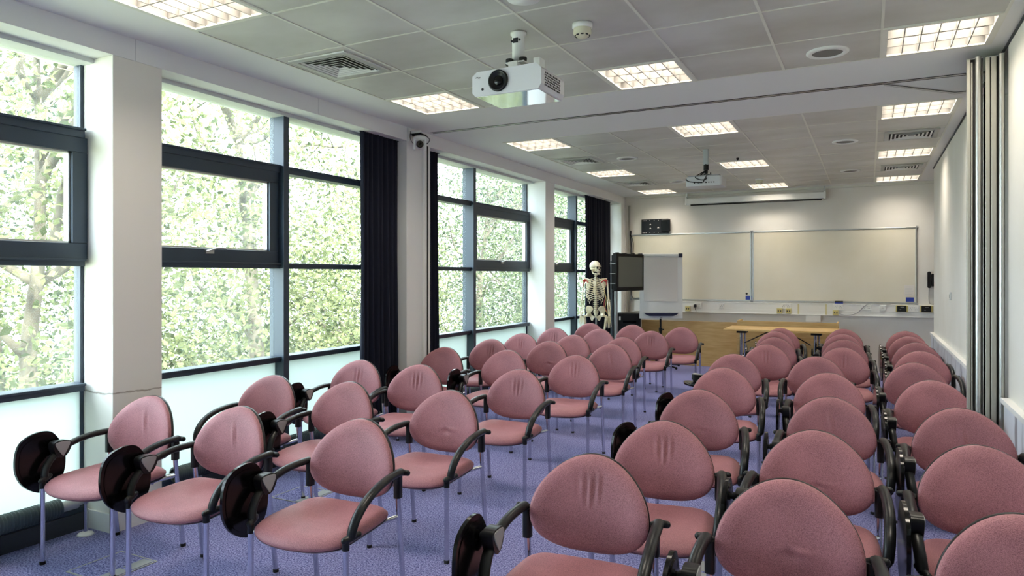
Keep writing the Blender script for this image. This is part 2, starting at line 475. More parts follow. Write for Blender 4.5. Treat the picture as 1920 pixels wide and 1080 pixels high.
def make_back(kind):
    mb = MB(); NR, NS = 26, 72
    cx, cz = 0, .63
    vs = []; fs = []
    rs = [i / 20 for i in range(1, 21)] + [1.0] * 4
    def ridges(x, z):
        if kind == 'wrinkled':
            return -.0072 * cos(2 * PI * x / .032) * math.exp(-(x / .055) ** 2) * math.exp(-((z - .715 - .4 * abs(x)) / .055) ** 2)
        if kind == 'dimpled':
            d = math.hypot(x - .01, (z - .60) * 1.3)
            return .010 * math.exp(-(d / .022) ** 2) - .006 * math.exp(-((x - .03) / .045) ** 2 - ((z - .61) / .012) ** 2)
        if kind == 'creased':
            return -.0055 * math.exp(-((x + .2 * (z - .7)) / .011) ** 2) * math.exp(-((z - .69) / .06) ** 2) + .004 * math.exp(-((x - .022 + .2 * (z - .7)) / .009) ** 2) * math.exp(-((z - .69) / .05) ** 2)
        return 0
    TH = .034
    vs.append((cx, back_y(0, cz) - TH, cz))
    for k, r in enumerate(rs):
        edge = k - 19
        for j in range(NS):
            x1, z1 = outline(2 * PI * j / NS)
            if edge > 0:
                a = edge / 4 * PI / 2
                sc = 1.0 - .0
                x = x1; z = z1
                y = back_y(x, z) - TH * .55 * (1 - edge / 4.0)
            else:
                rr = r
                x = cx + (x1 - cx) * rr * (1 if rr < .9 else 1); z = cz + (z1 - cz) * rr
                # pad profile: flat middle, rolled edge
                p = (1 - max(0.0, (rr - .72) / .28) ** 2.4)
                y = back_y(x, z) - TH * (.55 + .45 * p) + ridges(x, z)
            vs.append((x, y, z))
    n = len(rs)
    for j in range(NS): fs.append((0, 1 + j, 1 + (j + 1) % NS))
    for k in range(n - 1):
        for j in range(NS):
            a = 1 + k * NS + j; b = 1 + k * NS + (j + 1) % NS
            fs.append((a, a + NS, b + NS, b))
    mb.add(vs, fs, 0, True)
    return mb.mesh('backrest', 'pink')

def make_shell():
    mb = MB(); NS = 72; vs = []; fs = []
    def ring(g, dy, r=1.0):
        for j in range(NS):
            x, z = outline(2 * PI * j / NS, g)
            x *= r; z = .63 + (z - .63) * r
            vs.append((x, back_y(x, z) + dy, z))
    for g, dy, r in ((-.003, -.006, 1), (.0005, -.003, 1), (.0015, .006, 1), (.0005, .014, 1), (0, .016, .96), (0, .018, .7), (0, .018, .35)): ring(g, dy, r)
    vs.append((0, back_y(0, .63) + .018, .63))
    for k in range(6):
        for j in range(NS):
            a = k * NS + j; b = k * NS + (j + 1) % NS
            fs.append((a, a + NS, b + NS, b))
    for j in range(NS): fs.append((6 * NS + j, len(vs) - 1, 6 * NS + (j + 1) % NS))
    mb.add(vs, fs, 0, True)
    return mb.mesh('back_shell', 'black')

_half = [(0, -.258), (.10, -.250), (.175, -.228), (.228, -.190), (.246, -.135), (.247, -.03), (.240, .08), (.226, .155), (.188, .194), (.10, .206), (0, .208)]
SEAT_LOOP = smooth_loop(_half + [(-x, y) for x, y in reversed(_half[1:-1])], 4)       # 80 points
def seat_outline(j, g=0.0):
    x, y = SEAT_LOOP[j]; r = math.hypot(x, y)
    return x * (1 + g / r), y * (1 + g / r)

def make_seat():
    mb = MB(); NS = 80; vs = []; fs = []
    rs = [i / 16 for i in range(1, 17)]
    def top(x, y, r):
        z = .462 - .012 * math.exp(-((x) / .12) ** 2 - ((y - .02) / .13) ** 2)
        z -= .020 * max(0, (-.06 - y) / .17) ** 2
        z += .004 * (y / .2)
        z += .0025 * sin(26 * x + 40 * y) * math.exp(-((x - .03) / .06) ** 2 - ((y + .02) / .06) ** 2)
        return z - .026 * max(0, (r - .8) / .2) ** 2.3
    vs.append((0, 0, top(0, 0, 0)))
    for r in rs:
        for j in range(NS):
            x, y = seat_outline(j); vs.append((x * r, y * r, top(x * r, y * r, r)))
    for d in (.010, .022):
        for j in range(NS):
            x, y = seat_outline(j, 0.001 if d < .02 else -.006)
            vs.append((x, y, top(x, y, 1) - d))
    for j in range(NS): fs.append((0, 1 + j, 1 + (j + 1) % NS))
    for k in range(len(rs) + 1):
        for j in range(NS):
            a = 1 + k * NS + j; b = 1 + k * NS + (j + 1) % NS
            fs.append((a, a + NS, b + NS, b))
    fs.append(tuple(reversed(range(1 + (len(rs) + 1) * NS, 1 + (len(rs) + 2) * NS))))
    mb.add(vs, fs, 0, True)
    return mb.mesh('seat', 'pink')

def make_pan():
    mb = MB(); NS = 80; vs = []; fs = []
    for g, z in ((-.004, .424), (-.002, .414), (-.016, .402), (-.05, .396)):
        for j in range(NS):
            x, y = seat_outline(j, g)
            vs.append((x, y, z - .020 * max(0, (-.06 - y) / .17) ** 2))
    for k in range(3):
        for j in range(NS):
            a = k * NS + j; b = k * NS + (j + 1) % NS
            fs.append((a, a + NS, b + NS, b))
    fs.append(tuple(range(NS))); fs.append(tuple(reversed(range(3 * NS, 4 * NS))))
    mb.add(vs, fs, 0, True)
    return mb.mesh('seat_pan', 'black')

def arm_path(s, t0=0.0, t1=1.0, n=16):
    out = []
    for i in range(n + 1):
        t = (t0 + (t1 - t0) * i / n) * PI / 2
        out.append((s * (.262 + .012 * sin(2 * t)), .212 - .382 * sin(t), .452 + .166 * cos(t) + .012 * sin(2 * t)))
    return out

def make_arm(s):
    mb = MB()
    P = arm_path(s)
    mb.tube(P, 1.0, 14, 0, (1, 0, 0), (.021, .0168))
    mb.tube([(s * .232, .214, .607), (s * .262, .218, .614), (s * .288, .222, .613)], [.012, .0155, .0135], 12)
    mb.ball((s * .290, .222, .613), .0135, n=12, m=8)
    mb.tube([(s * .249, -.196, .440), (s * .262, -.165, .447), (s * .272, -.135, .450)], [.0145, .0175, .0135], 12, 0, None)
    mb.ball((s * .249, -.197, .440), .0145, n=12, m=8); mb.ball((s * .273, -.134, .450), .0135, n=12, m=8)
    mb.cyl((s * .25, -.19, .40), (s * .25, -.19, .44), .0155, 14)
    return mb.mesh('armrest', 'black')

CH = {}
def proto_meshes():
    for k in ('smooth', 'wrinkled', 'dimpled', 'creased'): CH['back_' + k] = make_back(k)
    CH['shell'] = make_shell(); CH['seat'] = make_seat(); CH['pan'] = make_pan()
    mb = MB(); mb.cyl((0, 0, .010), (0, 0, .42), .0125, 16); CH['fleg'] = mb.mesh('leg', 'chrome')
    mb = MB(); mb.tube([(0, .056, .010), (0, .012, .40), (0, 0, .52)], .0125, 16); CH['rleg'] = mb.mesh('leg', 'chrome')
    mb = MB(); mb.cyl((0, 0, 0), (0, 0, .016), .0145, 14); CH['foot'] = mb.mesh('foot_cap', 'rubber')
    mb = MB(); mb.prism(rrect(-.017, .017, -.020, .020, .012), .50, .612, smooth=True); CH['sleeve'] = mb.mesh('back_bracket', 'black')
    CH['armr'] = make_arm(1); CH['arml'] = make_arm(-1)
    mb = MB()
    for s in (-1, 1):
        mb.tube([(s * .250, -.19, .408), (s * .21, -.17, .402), (s * .20, .12, .402), (s * .249, .215, .412)], .010, 10)
    mb.tube([(-.2, -.10, .395), (.2, -.10, .395)], .010, 10); mb.tube([(-.2, .10, .395), (.2, .10, .395)], .010, 10)
    CH['rails'] = mb.mesh('seat_frame', 'chrome')
    # folded writing tablet: outline in (y,z), thin slab standing outside the right-hand arm
    poly = smooth_loop([(-.290, .550), (-.275, .625), (-.235, .664), (-.165, .684), (-.10, .676), (-.055, .630), (-.022, .568), (-.014, .49), (-.032, .418), (-.085, .366), (-.155, .358), (-.235, .405), (-.280, .475)], 4)
    mx = Matrix(((0, 0, 1, -.318), (1, 0, 0, 0), (0, 1, 0, 0), (0, 0, 0, 1)))
    mb = MB(); mb.prism(poly, -.008, .006, mx=mx, smooth=True)
    inner = [(-.155 + (y + .155) * .86, .515 + (z - .515) * .86) for y, z in poly]
    mb.prism(inner, .006, .009, mx=mx, smooth=True)
    CH['tablet'] = mb.mesh('writing_tablet', 'blackgloss')
    mb = MB()
    mb.prism(smooth_loop([(-.045, .035), (.03, .034), (.05, .005), (.022, -.045), (-.022, -.050), (-.05, -.005)], 3), -.022, .022,
             mx=Matrix(((0, 0, 1, -.271), (1, 0, 0, -.075), (0, 1, 0, .590), (0, 0, 0, 1))), smooth=True)
    mb.cyl((-.28, -.10, .600), (-.312, -.10, .600), .013, 14); mb.cyl((-.292, -.10, .600), (-.303, -.10, .600), .018, 14)
    mb.prism(smooth_loop([(-.040, .030), (.028, .030), (.036, .010), (.004, -.040), (-.006, -.040), (-.038, .005)], 3), .018, .026, 1,
             mx=Matrix(((0, 0, 1, -.271), (1, 0, 0, -.075), (0, 1, 0, .590), (0, 0, 0, 1))), smooth=True)
    CH['hinge'] = mb.mesh('tablet_hinge', ['black', 'grey'])
proto_meshes()

def make_chair(back, tablet):
    t = thing('chair', 'pink chair', 'chair')
    link('seat', CH['seat'], t); link('seat_pan', CH['pan'], t)
    link('backrest', CH['back_' + back], t); link('back_shell', CH['shell'], t)
    link('seat_frame', CH['rails'], t)
    for s in (-1, 1):
        l = link('leg', CH['fleg'], t, (s * .25, -.19, 0)); link('foot_cap', CH['foot'], l)
        l = link('leg', CH['rleg'], t, (s * .249, .204, 0)); link('foot_cap', CH['foot'], l, (0, .057, 0))
        link('back_bracket', CH['sleeve'], t, (s * .249, .206, 0))
        link('armrest', CH['armr' if s > 0 else 'arml'], t)
    if tablet:
        w = link('writing_tablet', CH['tablet'], t); link('tablet_hinge', CH['hinge'], w)
        if tablet == 'wide':
            pv = Vector((-.30, -.10, .600))
            w.matrix_basis = Matrix.Translation(pv + Vector((-.035, 0, 0))) @ Matrix.Rotation(rad(-24), 4, 'Z') @ Matrix.Translation(-pv)
            w.children[0].matrix_basis = Matrix.Translation(Vector((.020, .0, 0)))
        if tablet == 'out':
            # swung up level beside the arm: turned about the pivot
            pv = Vector((-.30, -.10, .600))
            R = Matrix.Translation(pv + Vector((.0, 0, .030))) @ Matrix.Rotation(rad(-84), 4, 'Y') @ Matrix.Translation(-pv)
            w.matrix_basis = R
    return t

ROWS = {
 'A': [(-2.164, 2.4, 4.2), (-2.247, 3.317, 1.8), (-2.294, 4.36, 1.4), (-2.256, 5.406, 3.3), (-2.312, 6.487, 2.4), (-2.458, 7.327, 3.5), (-2.414, 8.352, 4.5), (-2.239, 9.187, 4.3)],
 'B': [(-2.945, 2.366, 4.1), (-2.999, 3.304, 4.6), (-3.081, 4.258, 9.6), (-2.995, 5.516, 2.2), (-3.0, 6.503, 3.7), (-3.077, 7.364, 3.4), (-3.113, 8.36, 3.9), (-2.955, 9.326, 6.7)],
 'C': [(-3.655, 2.371, 6.7), (-3.655, 3.309, 7.7), (-3.690, 4.286, 7.7), (-3.645, 5.475, 5.3), (-3.655, 6.439, 5.7), (-3.690, 7.285, 7.0), (-3.700, 8.295, 7.4), (-3.603, 9.368, 7.9)],
 'D': [(-0.927, 2.28, 4.7), (-0.830, 3.023, 7.4), (-0.885, 4.034, 7.7), (-0.941, 5.142, 7.5), (-1.035, 6.136, 6.6), (-0.893, 7.188, 5.7), (-0.916, 8.064, 6.9), (-1.011, 8.944, 5.4), (-1.001, 9.587, 8.7)],
 'E': [(-0.225, 2.265, 4.2), (-0.205, 3.127, 1.7), (-0.180, 4.101, 3.7), (-0.240, 5.191, 3.6), (-0.387, 6.263, 3.2), (-0.212, 7.189, 3.5), (-0.224, 8.088, 3.4), (-0.27, 8.886, 2.0), (-0.288, 9.809, 1.7)],
 'F': [(0.412, 2.196, 4.0), (0.420, 3.129, 4.5), (0.440, 4.045, 3.6), (0.390, 5.114, 4.2), (0.348, 6.144, 5.3), (0.435, 7.167, 3.2), (0.448, 8.068, 3.2), (0.429, 8.909, 4.5), (0.425, 9.774, 4.1)],
}
TAB = {'A1', 'B1', 'C1', 'B2', 'C3', 'C4', 'B4', 'D1', 'D2', 'D3', 'D4', 'D6', 'D7', 'D8', 'D9', 'E1', 'E2', 'E3', 'E4', 'E6', 'E7', 'E8', 'E9'} | {'F%d' % i for i in range(1, 10)}
BACK = {'A2': 'dimpled', 'A3': 'wrinkled', 'A4': 'wrinkled', 'A5': 'creased', 'A7': 'wrinkled', 'B1': 'creased', 'B3': 'wrinkled', 'B5': 'dimpled', 'C1': 'creased', 'C3': 'wrinkled', 'C5': 'wrinkled', 'C6': 'wrinkled', 'C7': 'wrinkled',
        'D1': 'wrinkled', 'D2': 'wrinkled', 'D3': 'dimpled', 'D6': 'wrinkled', 'E6': 'wrinkled', 'E3': 'creased', 'E1': 'dimpled', 'E2': 'dimpled', 'F3': 'creased'}
ORD = ['row nearest the camera', 'second row from camera', 'third row from camera', 'fourth row from camera', 'fifth row from camera', 'sixth row from camera', 'seventh row from camera', 'eighth row from camera', 'ninth row from camera']
SEAT = {'A': 'aisle seat, window-side block', 'B': 'middle seat, window-side block', 'C': 'window seat, window-side block', 'D': 'aisle seat, wall-side block', 'E': 'middle seat, wall-side block', 'F': 'wall seat, wall-side block'}
protos = {}
for c, row in ROWS.items():
    for i, (x, y, a) in enumerate(row):
        n = c + str(i + 1)
        key = (BACK.get(n, 'smooth'), 'out' if n == 'D5' else 'wide' if n in ('D2', 'D3', 'D4') else (n in TAB))
        if key in protos: t = copy_tree(protos[key])
        else: t = protos[key] = make_chair(*key)
        t.location = (x, y, 0); t.rotation_euler = (0, 0, rad(a))
        what = 'pink chair with black tablet, ' if (n in TAB or n == 'D5') else 'pink padded chair, '
        tag(t, what + ORD[i] + ', ' + SEAT[c], 'chair', 'pink chairs in the window-side block' if c in 'ABC' else 'pink chairs in the wall-side block')

#@@CEILING
# ------------------------------------------------------------------ ceiling fittings
LN = {('n', 0, 0): 'recessed ceiling light beside window bulkhead, just before the beam', ('n', 0, 4): 'recessed ceiling light beside window bulkhead, cut by top edge of view',
      ('n', 3, 0): 'recessed ceiling light right of near projector, touching the beam', ('n', 3, 4): 'recessed ceiling light in mid ceiling, nearest the camera',
      ('n', 6, 0): 'recessed ceiling light by right wall, just before the beam', ('n', 6, 4): 'recessed ceiling light by right wall, nearest the camera'}
for ci, nm in ((0, 'window-side'), (3, 'middle'), (6, 'wall-side')):
    for r, q in ((0, 'just beyond the beam'), (4, 'halfway to the end wall'), (8, 'nearest the end wall')):
        LN[('f', ci, r)] = 'recessed ceiling light in %s column, %s' % (nm, q)
def light_unit():
    t = thing('ceiling_light', 'x', 'ceiling light')
    m = MB(); h = .2985                                          # frame and tray
    for a, b, c, d in ((-h, h, -h, -h + .03), (-h, h, h - .03, h), (-h, -h + .03, -h + .03, h - .03), (h - .03, h, -h + .03, h - .03)): m.box(a, b, c, d, -.004, .006)
    m.build('frame', 'tbar', t)
    m = MB(); q = .27
    m.box(-q, q, -q, q, .105, .115)
    for a, b, c, d in ((-q, q, -q - .008, -q), (-q, q, q, q + .008), (-q - .008, -q, -q, q), (q, q + .008, -q, q)): m.box(a, b, c, d, .0, .105)
    m.build('tray', 'louvre', t)
    m = MB()
    for i in range(1, 3): y = -q + 2 * q * i / 3; m.box(-q, q, y - .004, y + .004, .002, .05)
    for i in range(1, 6): x = -q + 2 * q * i / 6; m.box(x - .003, x + .003, -q, q, .002, .05)
    m.build('louvre', 'louvre', t)
    ld = bpy.data.lights.new('fluorescent_tubes', 'AREA'); ld.shape = 'RECTANGLE'; ld.size = .5; ld.size_y = .5
    ld.energy = LIGHT_W; ld.spread = rad(128); ld.color = (1.0, .90, .76)
    lo = bpy.data.objects.new('fluorescent_tubes', ld); COL.objects.link(lo); lo.parent = t; lo.location = (0, 0, .085)
    return t
LIGHT_W = 4.6
lp = None
for key in lights:
    x0, x1, y0, y1 = cell(*key)
    t = lp = (light_unit() if lp is None else copy_tree(lp))
    t.location = ((x0 + x1) / 2, (y0 + y1) / 2, ZC)
    tag(t, LN[key], 'ceiling light', 'recessed louvred ceiling lights')

def vent_unit():
    t = thing('ceiling_vent', 'x', 'air vent')
    m = MB()
    def ringz(r0, r1, z0, z1):
        vs = [(a * r0, b * r0, z0) for a, b in ((-1, -1), (1, -1), (1, 1), (-1, 1))] + [(a * r1, b * r1, z1) for a, b in ((-1, -1), (1, -1), (1, 1), (-1, 1))]
        m.add(vs, [(i, (i + 1) % 4, (i + 1) % 4 + 4, i + 4) for i in range(4)] + [(i + 4, (i + 1) % 4 + 4, (i + 1) % 4, i) for i in range(4)])
    ringz(.24, .24, -.001, -.010); ringz(.24, .195, -.010, -.012); ringz(.195, .195, -.012, .004)
    m.build('rim', 'plastic', t)
    m = MB()
    for r in (.175, .14, .105, .07, .035):
        vs = []
        for rr, z in ((r + .007, -.013), (r - .008, -.008), (r - .008, -.006), (r + .007, -.011)):
            vs += [(a * rr, b * rr, z) for a, b in ((-1, -1), (1, -1), (1, 1), (-1, 1))]
        fs = []
        for k in range(4):
            for i in range(4):
                a = k * 4 + i; b = k * 4 + (i + 1) % 4; c = ((k + 1) % 4) * 4
                fs.append((a, b, c + (i + 1) % 4, c + i))
        m.add(vs, fs)
    m.build('vanes', 'plastic', t)
    m = MB(); m.box(-.195, .195, -.195, .195, -.0005, .0015); m.build('backing', 'rubber', t)
    return t
VN = ['square ceiling vent before the beam, window side', 'square ceiling vent beyond the beam, window-side column, nearer one', 'square ceiling vent in window-side column, close to end wall',
      'square ceiling vent in wall-side column, nearer the beam', 'square ceiling vent in wall-side column, close to end wall']
vp = None
for key, l in zip(vents, VN):
    x0, x1, y0, y1 = cell(*key)
    t = vp = (vent_unit() if vp is None else copy_tree(vp))
    t.location = ((x0 + x1) / 2 + .01, (y0 + y1) / 2, ZC - .002)
    tag(t, l, 'air vent', 'square ceiling vents')

def speaker_unit():
    t = thing('ceiling_speaker', 'x', 'speaker')
    m = MB(); m.lathe([(.128, .003), (.128, -.004), (.118, -.011), (.096, -.012), (.092, -.004)], 40); m.build('rim', 'plastic', t)
    m = MB(); m.lathe([(.094, -.003), (.06, -.006), (.0, -.007)], 32); m.build('grille', 'speaker', t)
    return t
sp = None
for x, y, l in ((-.24, 4.93, 'round ceiling speaker before the beam'), (-.23, 8.29, 'round ceiling speaker beyond beam, wall side, nearer one'), (-.23, 10.63, 'round ceiling speaker near end wall, wall side'),
                (-2.64, 8.27, 'round ceiling speaker beyond beam, window side, nearer one'), (-2.60, 10.63, 'round ceiling speaker half hidden by far projector')):
    t = sp = (speaker_unit() if sp is None else copy_tree(sp)); t.location = (x, y, ZC - .001); tag(t, l, 'speaker', 'round ceiling speakers')

def detector(x, y, l):
    t = thing('smoke_detector', l, 'smoke detector', (x, y, ZC), 0, 'smoke detectors')
    m = MB(); m.lathe([(.0, 0), (.058, 0), (.058, -.022), (.052, -.028), (.0, -.028)], 28); m.build('base', 'plastic', t)
    m = MB(); m.lathe([(.050, -.028), (.052, -.055), (.046, -.064), (.032, -.074), (.020, -.082), (0, -.084)], 28); m.build('head', 'smoke', t)
    m = MB()
    for k in range(9):
        a = 2 * PI * k / 9; m.box(-.008, .008, -.002, .003, -.004, .004, mx=Matrix.Rotation(a, 4, 'Z') @ Matrix.Translation((0, .0405, -.067)))
    m.build('slots', 'rubber', t)
detector(-1.46, 3.74, 'smoke detector on ceiling right of near projector')
detector(-1.45, 10.89, 'smoke detector on ceiling near the end wall')
m = MB(); m.lathe([(0, 0), (.09, 0), (.10, -.012), (.085, -.034), (.0, -.042)], 32)
tag(m.build('ceiling_sensor', 'plastic', None, (-1.565, 3.19, ZC)), 'white domed ceiling sensor cut by the top edge of view', 'sensor')
m = MB(); m.lathe([(0, 0), (.016, 0), (.017, -.012), (.008, -.03), (0, -.032)], 16)
tag(m.build('ceiling_hook', 'rubber', None, (-1.43, 8.85, ZC)), 'tiny black fitting on ceiling beside far projector', 'hook')

# near projector
t = thing('projector', 'white projector hanging nearest the camera, lens facing viewer', 'projector', (-1.853, 3.708, ZC), 0, 'ceiling projectors')
m = MB(); m.lathe([(0, 0), (.048, 0), (.048, -.012), (.038, -.020), (.036, -.185), (0, -.185)], 28)
a = m.build('mount_pole', 'plastic', t)
m = MB(); m.box(-.016, .014, -.0405, -.034, -.068, -.040); m.cyl((.024, -.037, -.052), (.024, -.030, -.052), .006, 8); m.cyl((-.026, -.037, -.055), (-.026, -.030, -.055), .006, 8); m.build('bolt', 'rubber', a)
m = MB(); m.box(-.15, .16, -.03, -.024, -.246, -.205); m.box(-.15, .16, -.03, .03, -.211, -.205); m.box(-.05, .07, -.07, .10, -.195, -.187); m.box(.12, .16, -.045, .03, -.240, -.175); m.box(-.03, .03, -.075, -.05, -.235, -.187); m.box(-.03, .03, -.05, .03, -.208, -.190)
b = m.build('mount_bracket', 'plastic', t, bevel=.002)
m = MB()
for x, y in ((-.03, -.055), (.055, -.05), (-.055, -.01)): m.lathe([(0, -.165), (.022, -.165), (.024, -.172), (.022, -.186), (0, -.186)], 16, mx=Matrix.Translation((x, y, -.002)))
m.build('knob', 'rubber', b)
PX0, PX1, PY0, PY1, PZ0, PZ1 = -.220, .225, -.165, .165, -.392, -.245
m = MB()
pr = [(PX0, PZ0 + .02), (PX0 + .02, PZ0), (PX1 - .02, PZ0), (PX1, PZ0 + .03), (PX1, PZ1 - .03), (PX1 - .035, PZ1), (PX0 + .03, PZ1 - .006), (PX0, PZ1 - .03)]
m.prism(pr, -PY1, -PY0, mx=Matrix(((1, 0, 0, 0), (0, 0, -1, 0), (0, 1, 0, 0), (0, 0, 0, 1))))
body = m.build('body', 'projector', t, bevel=.008)
m = MB(); m.box(PX0 + .022, PX1 - .022, PY0 + .012, PY1 - .012, PZ0 - .002, PZ0 + .001); m.build('underside', 'mirror', t)
m = MB(); mx = Matrix.Translation((-.045, PY0, -.318)) @ Matrix.Rotation(rad(90), 4, 'X')
m.lathe([(.062, -.004), (.062, .012), (.052, .016), (.048, .004), (.0, .004)], 32, mx=mx)
l = m.build('lens', 'black', t)
m = MB(); m.ball((-.045, PY0 - .004, -.318), .030, .010, .030); m.build('lens_glass', 'blackgloss', l)
m = MB(); m.cyl((-.150, PY0 + .002, -.355), (-.150, PY0 - .003, -.355), .008, 12); m.build('sensor_window', 'rubber', t)
m = MB(); m.tube(curve_pts([(-.195, PY0 - .001, -0.286), (-.185, PY0 - .002, -0.282), (-.176, PY0 - .002, -0.288), (-.166, PY0 - .001, -0.284)], 4), .0018, 6); m.build('badge', 'ink', t)
m = MB()
for i in range(10):
    for j in range(6): m.box(PX1 - .001, PX1 + .0015, -.12 + .022 * i + (j % 2) * .008, -.107 + .022 * i + (j % 2) * .008, -.365 + .014 * j, -.356 + .014 * j)
m.build('vent_grille', 'rubber', t)

# far projector
t = thing('projector', 'grey-white projector hanging beyond the beam, with black cables', 'projector', (-1.655, 8.10, ZC), 0, 'ceiling projectors')
m = MB(); m.prism(rrect(-.028, .028, -.028, .028, .008), -.175, 0); m.build('mount_pole', 'silver', t)
m = MB(); m.cyl((0, 0, -.235), (0, 0, -.170), .030, 18); m.cyl((0, 0, -.275), (0, 0, -.235), .020, 14); m.box(-.06, .06, -.012, .012, -.30, -.285); m.box(-.012, .012, -.07, .07, -.30, -.285); m.cyl((.05, 0, -.31), (.05, 0, -.265), .006, 8); m.cyl((-.05, 0, -.31), (-.05, 0, -.275), .006, 8)
m.build('mount_bracket', 'black', t)
m = MB(); m.prism(rrect(-.20, .20, -.15, .15, .03), -.430, -.325, smooth=True); bd = m.build('body', 'lightgrey', t, bevel=.006)
m = MB(); m.prism(rrect(-.185, .17, -.13, .13, .02), -.327, -.308); m.build('top_cover', 'grey', t, bevel=.004)
m = MB()
for x, w in ((-.10, .014), (-.055, .012), (-.02, .02), (.03, .02), (.06, .012), (.085, .012), (.115, .012)): m.box(x - w / 2, x + w / 2, -.1525, -.148, -.400, -.388)
m.build('port', 'rubber', bd)
m = MB()
for P in ([(0, -.02, -.24), (-.09, -.07, -.30), (-.19, -.13, -.335), (-.16, -.175, -.375), (-.06, -.17, -.393), (-.02, -.153, -.394)], [(.0, -.02, -.25), (-.06, -.09, -.31), (-.09, -.15, -.33), (-.03, -.18, -.365), (.03, -.17, -.36), (.04, -.1, -.30)],
          [(.012, -.02, -.25), (.03, -.12, -.31), (.02, -.18, -.36), (.0, -.16, -.392)]): m.tube(curve_pts(P, 8), .0055, 8)
m.build('cable', 'rubber', t)
m = MB(); mx = Matrix.Translation((.05, .150, -.375)) @ Matrix.Rotation(rad(-90), 4, 'X'); m.lathe([(.045, -.002), (.045, .012), (.036, .012), (0, .006)], 24, mx=mx); m.build('lens', 'black', t)

# partition track in the beam, stack of partition panels, receiving post
m = MB()
for dy in (-.022, .022): m.box(-3.93, XR - .02, 5.91 + dy - .004, 5.91 + dy + .004, ZC - .004, ZC + .001, 0)
m.box(-3.93, XR - .02, 5.892, 5.928, ZC - .002, ZC + .001, 1)
for dy, w, k in ((0, .016, 0), (.03, .016, 1), (.052, .006, 0)):
    p = [(.10, 5.925 + dy), (.60, 6.45 + dy), (XR - .02, 6.45 + dy)]
    for (xa, ya), (xb, yb) in zip(p, p[1:]):
        m.add([(xa, ya - w / 2, ZC - .005), (xb, yb - w / 2, ZC - .005), (xb, yb + w / 2, ZC - .005), (xa, ya + w / 2, ZC - .005)], [(3, 2, 1, 0)], k)
struct(m.build('trim_4', ['rubber', 'alu']), 'dark sliding partition track across the beam')
t = thing('folding_partition', 'stacked aluminium-edged folding partition panels parked at right wall pocket', 'partition', (.553, 5.30, 0), rad(-6.2))
for x0 in (0.0, .105):
    m = MB(); m.box(x0, x0 + .088, .012, 1.05, .03, 2.905, 0); m.box(x0 + .001, x0 + .087, .010, .014, .03, 2.90, 1)
    m.build('panel', ['lightgrey', 'rubber'], t)
    m = MB()
    if x0 == 0: m.box(x0 + .002, x0 + .022, -.008, .012, .03, 2.90, 0); m.box(x0 + .024, x0 + .034, -.002, .012, .03, 2.88, 0)
    else: m.box(x0 - .004, x0 + .020, -.004, .012, .03, 2.90, 0); m.box(x0 + .026, x0 + .054, -.008, .012, .03, 2.90, 0)
    m.build('edge_profile', 'alupale', t, bevel=.004)
    m = MB(); c = x0 + (.062 if x0 == 0 else .080); m.cyl((c, .004, .03), (c, .004, 2.91), .017, 18); m.build('edge_tube', 'alu', t)
t = thing('partition_post', 'white vertical partition receiving post beside the long curtain', 'post', (XP, 5.862, 0))
m = MB(); m.box(.001, .03, -.048, .048, 0, 2.826); m.build('channel', 'plastic', t)
m = MB(); m.box(.03, .034, -.012, .008, 0, 2.82); m.build('seal', 'rubber', t)

# camera on bracket
t = thing('conference_camera', 'white pan-tilt camera on bracket at end of track', 'camera', (XP, 5.62, 2.90))
m = MB(); m.box(.001, .008, -.05, .05, -.075, .05); m.box(.008, .15, -.04, .04, -.008, -.002); m.box(.008, .15, -.04, -.034, -.008, .02); m.build('bracket', 'plastic', t)
m = MB(); m.box(.045, .15, -.05, .05, -.030, -.012); m.build('base_plate', 'black', t)
m = MB(); m.lathe([(0, -.03), (.055, -.03), (.062, -.05), (.05, -.066), (0, -.066)], 28, mx=Matrix.Translation((.105, 0, 0))); m.build('base', 'plastic', t)
rot = Matrix.Translation((.105, 0, -.11)) @ Matrix.Rotation(rad(35), 4, 'Z')
m = MB(); m.box(-.062, -.042, -.04, .03, -.055, .05, mx=rot); m.box(.042, .062, -.04, .03, -.055, .05, mx=rot); m.box(-.062, .062, -.035, .03, .035, .055, mx=rot); y = m.build('yoke', 'plastic', t, bevel=.006)
m = MB(); m.ball((0, 0, 0), .042, .05, .046, mx=rot); h = m.build('head', 'plastic', t)
m = MB(); m.lathe([(.034, .0), (.034, .022), (.028, .024), (.0, .016)], 24, mx=rot @ Matrix.Translation((0, -.035, -.004)) @ Matrix.Rotation(rad(90), 4, 'X')); m.build('lens', 'blackgloss', h)
m = MB(); m.tube(curve_pts([(.03, -.045, .02), (.028, -.05, -.05), (.05, -.03, -.10), (.08, .04, -.12)], 6), .003, 6); m.tube(curve_pts([(.15, .03, -.02), (.19, .04, -.06), (.17, .03, -.10), (.14, .02, -.09)], 6), .004, 6); m.build('cable', 'rubber', t)

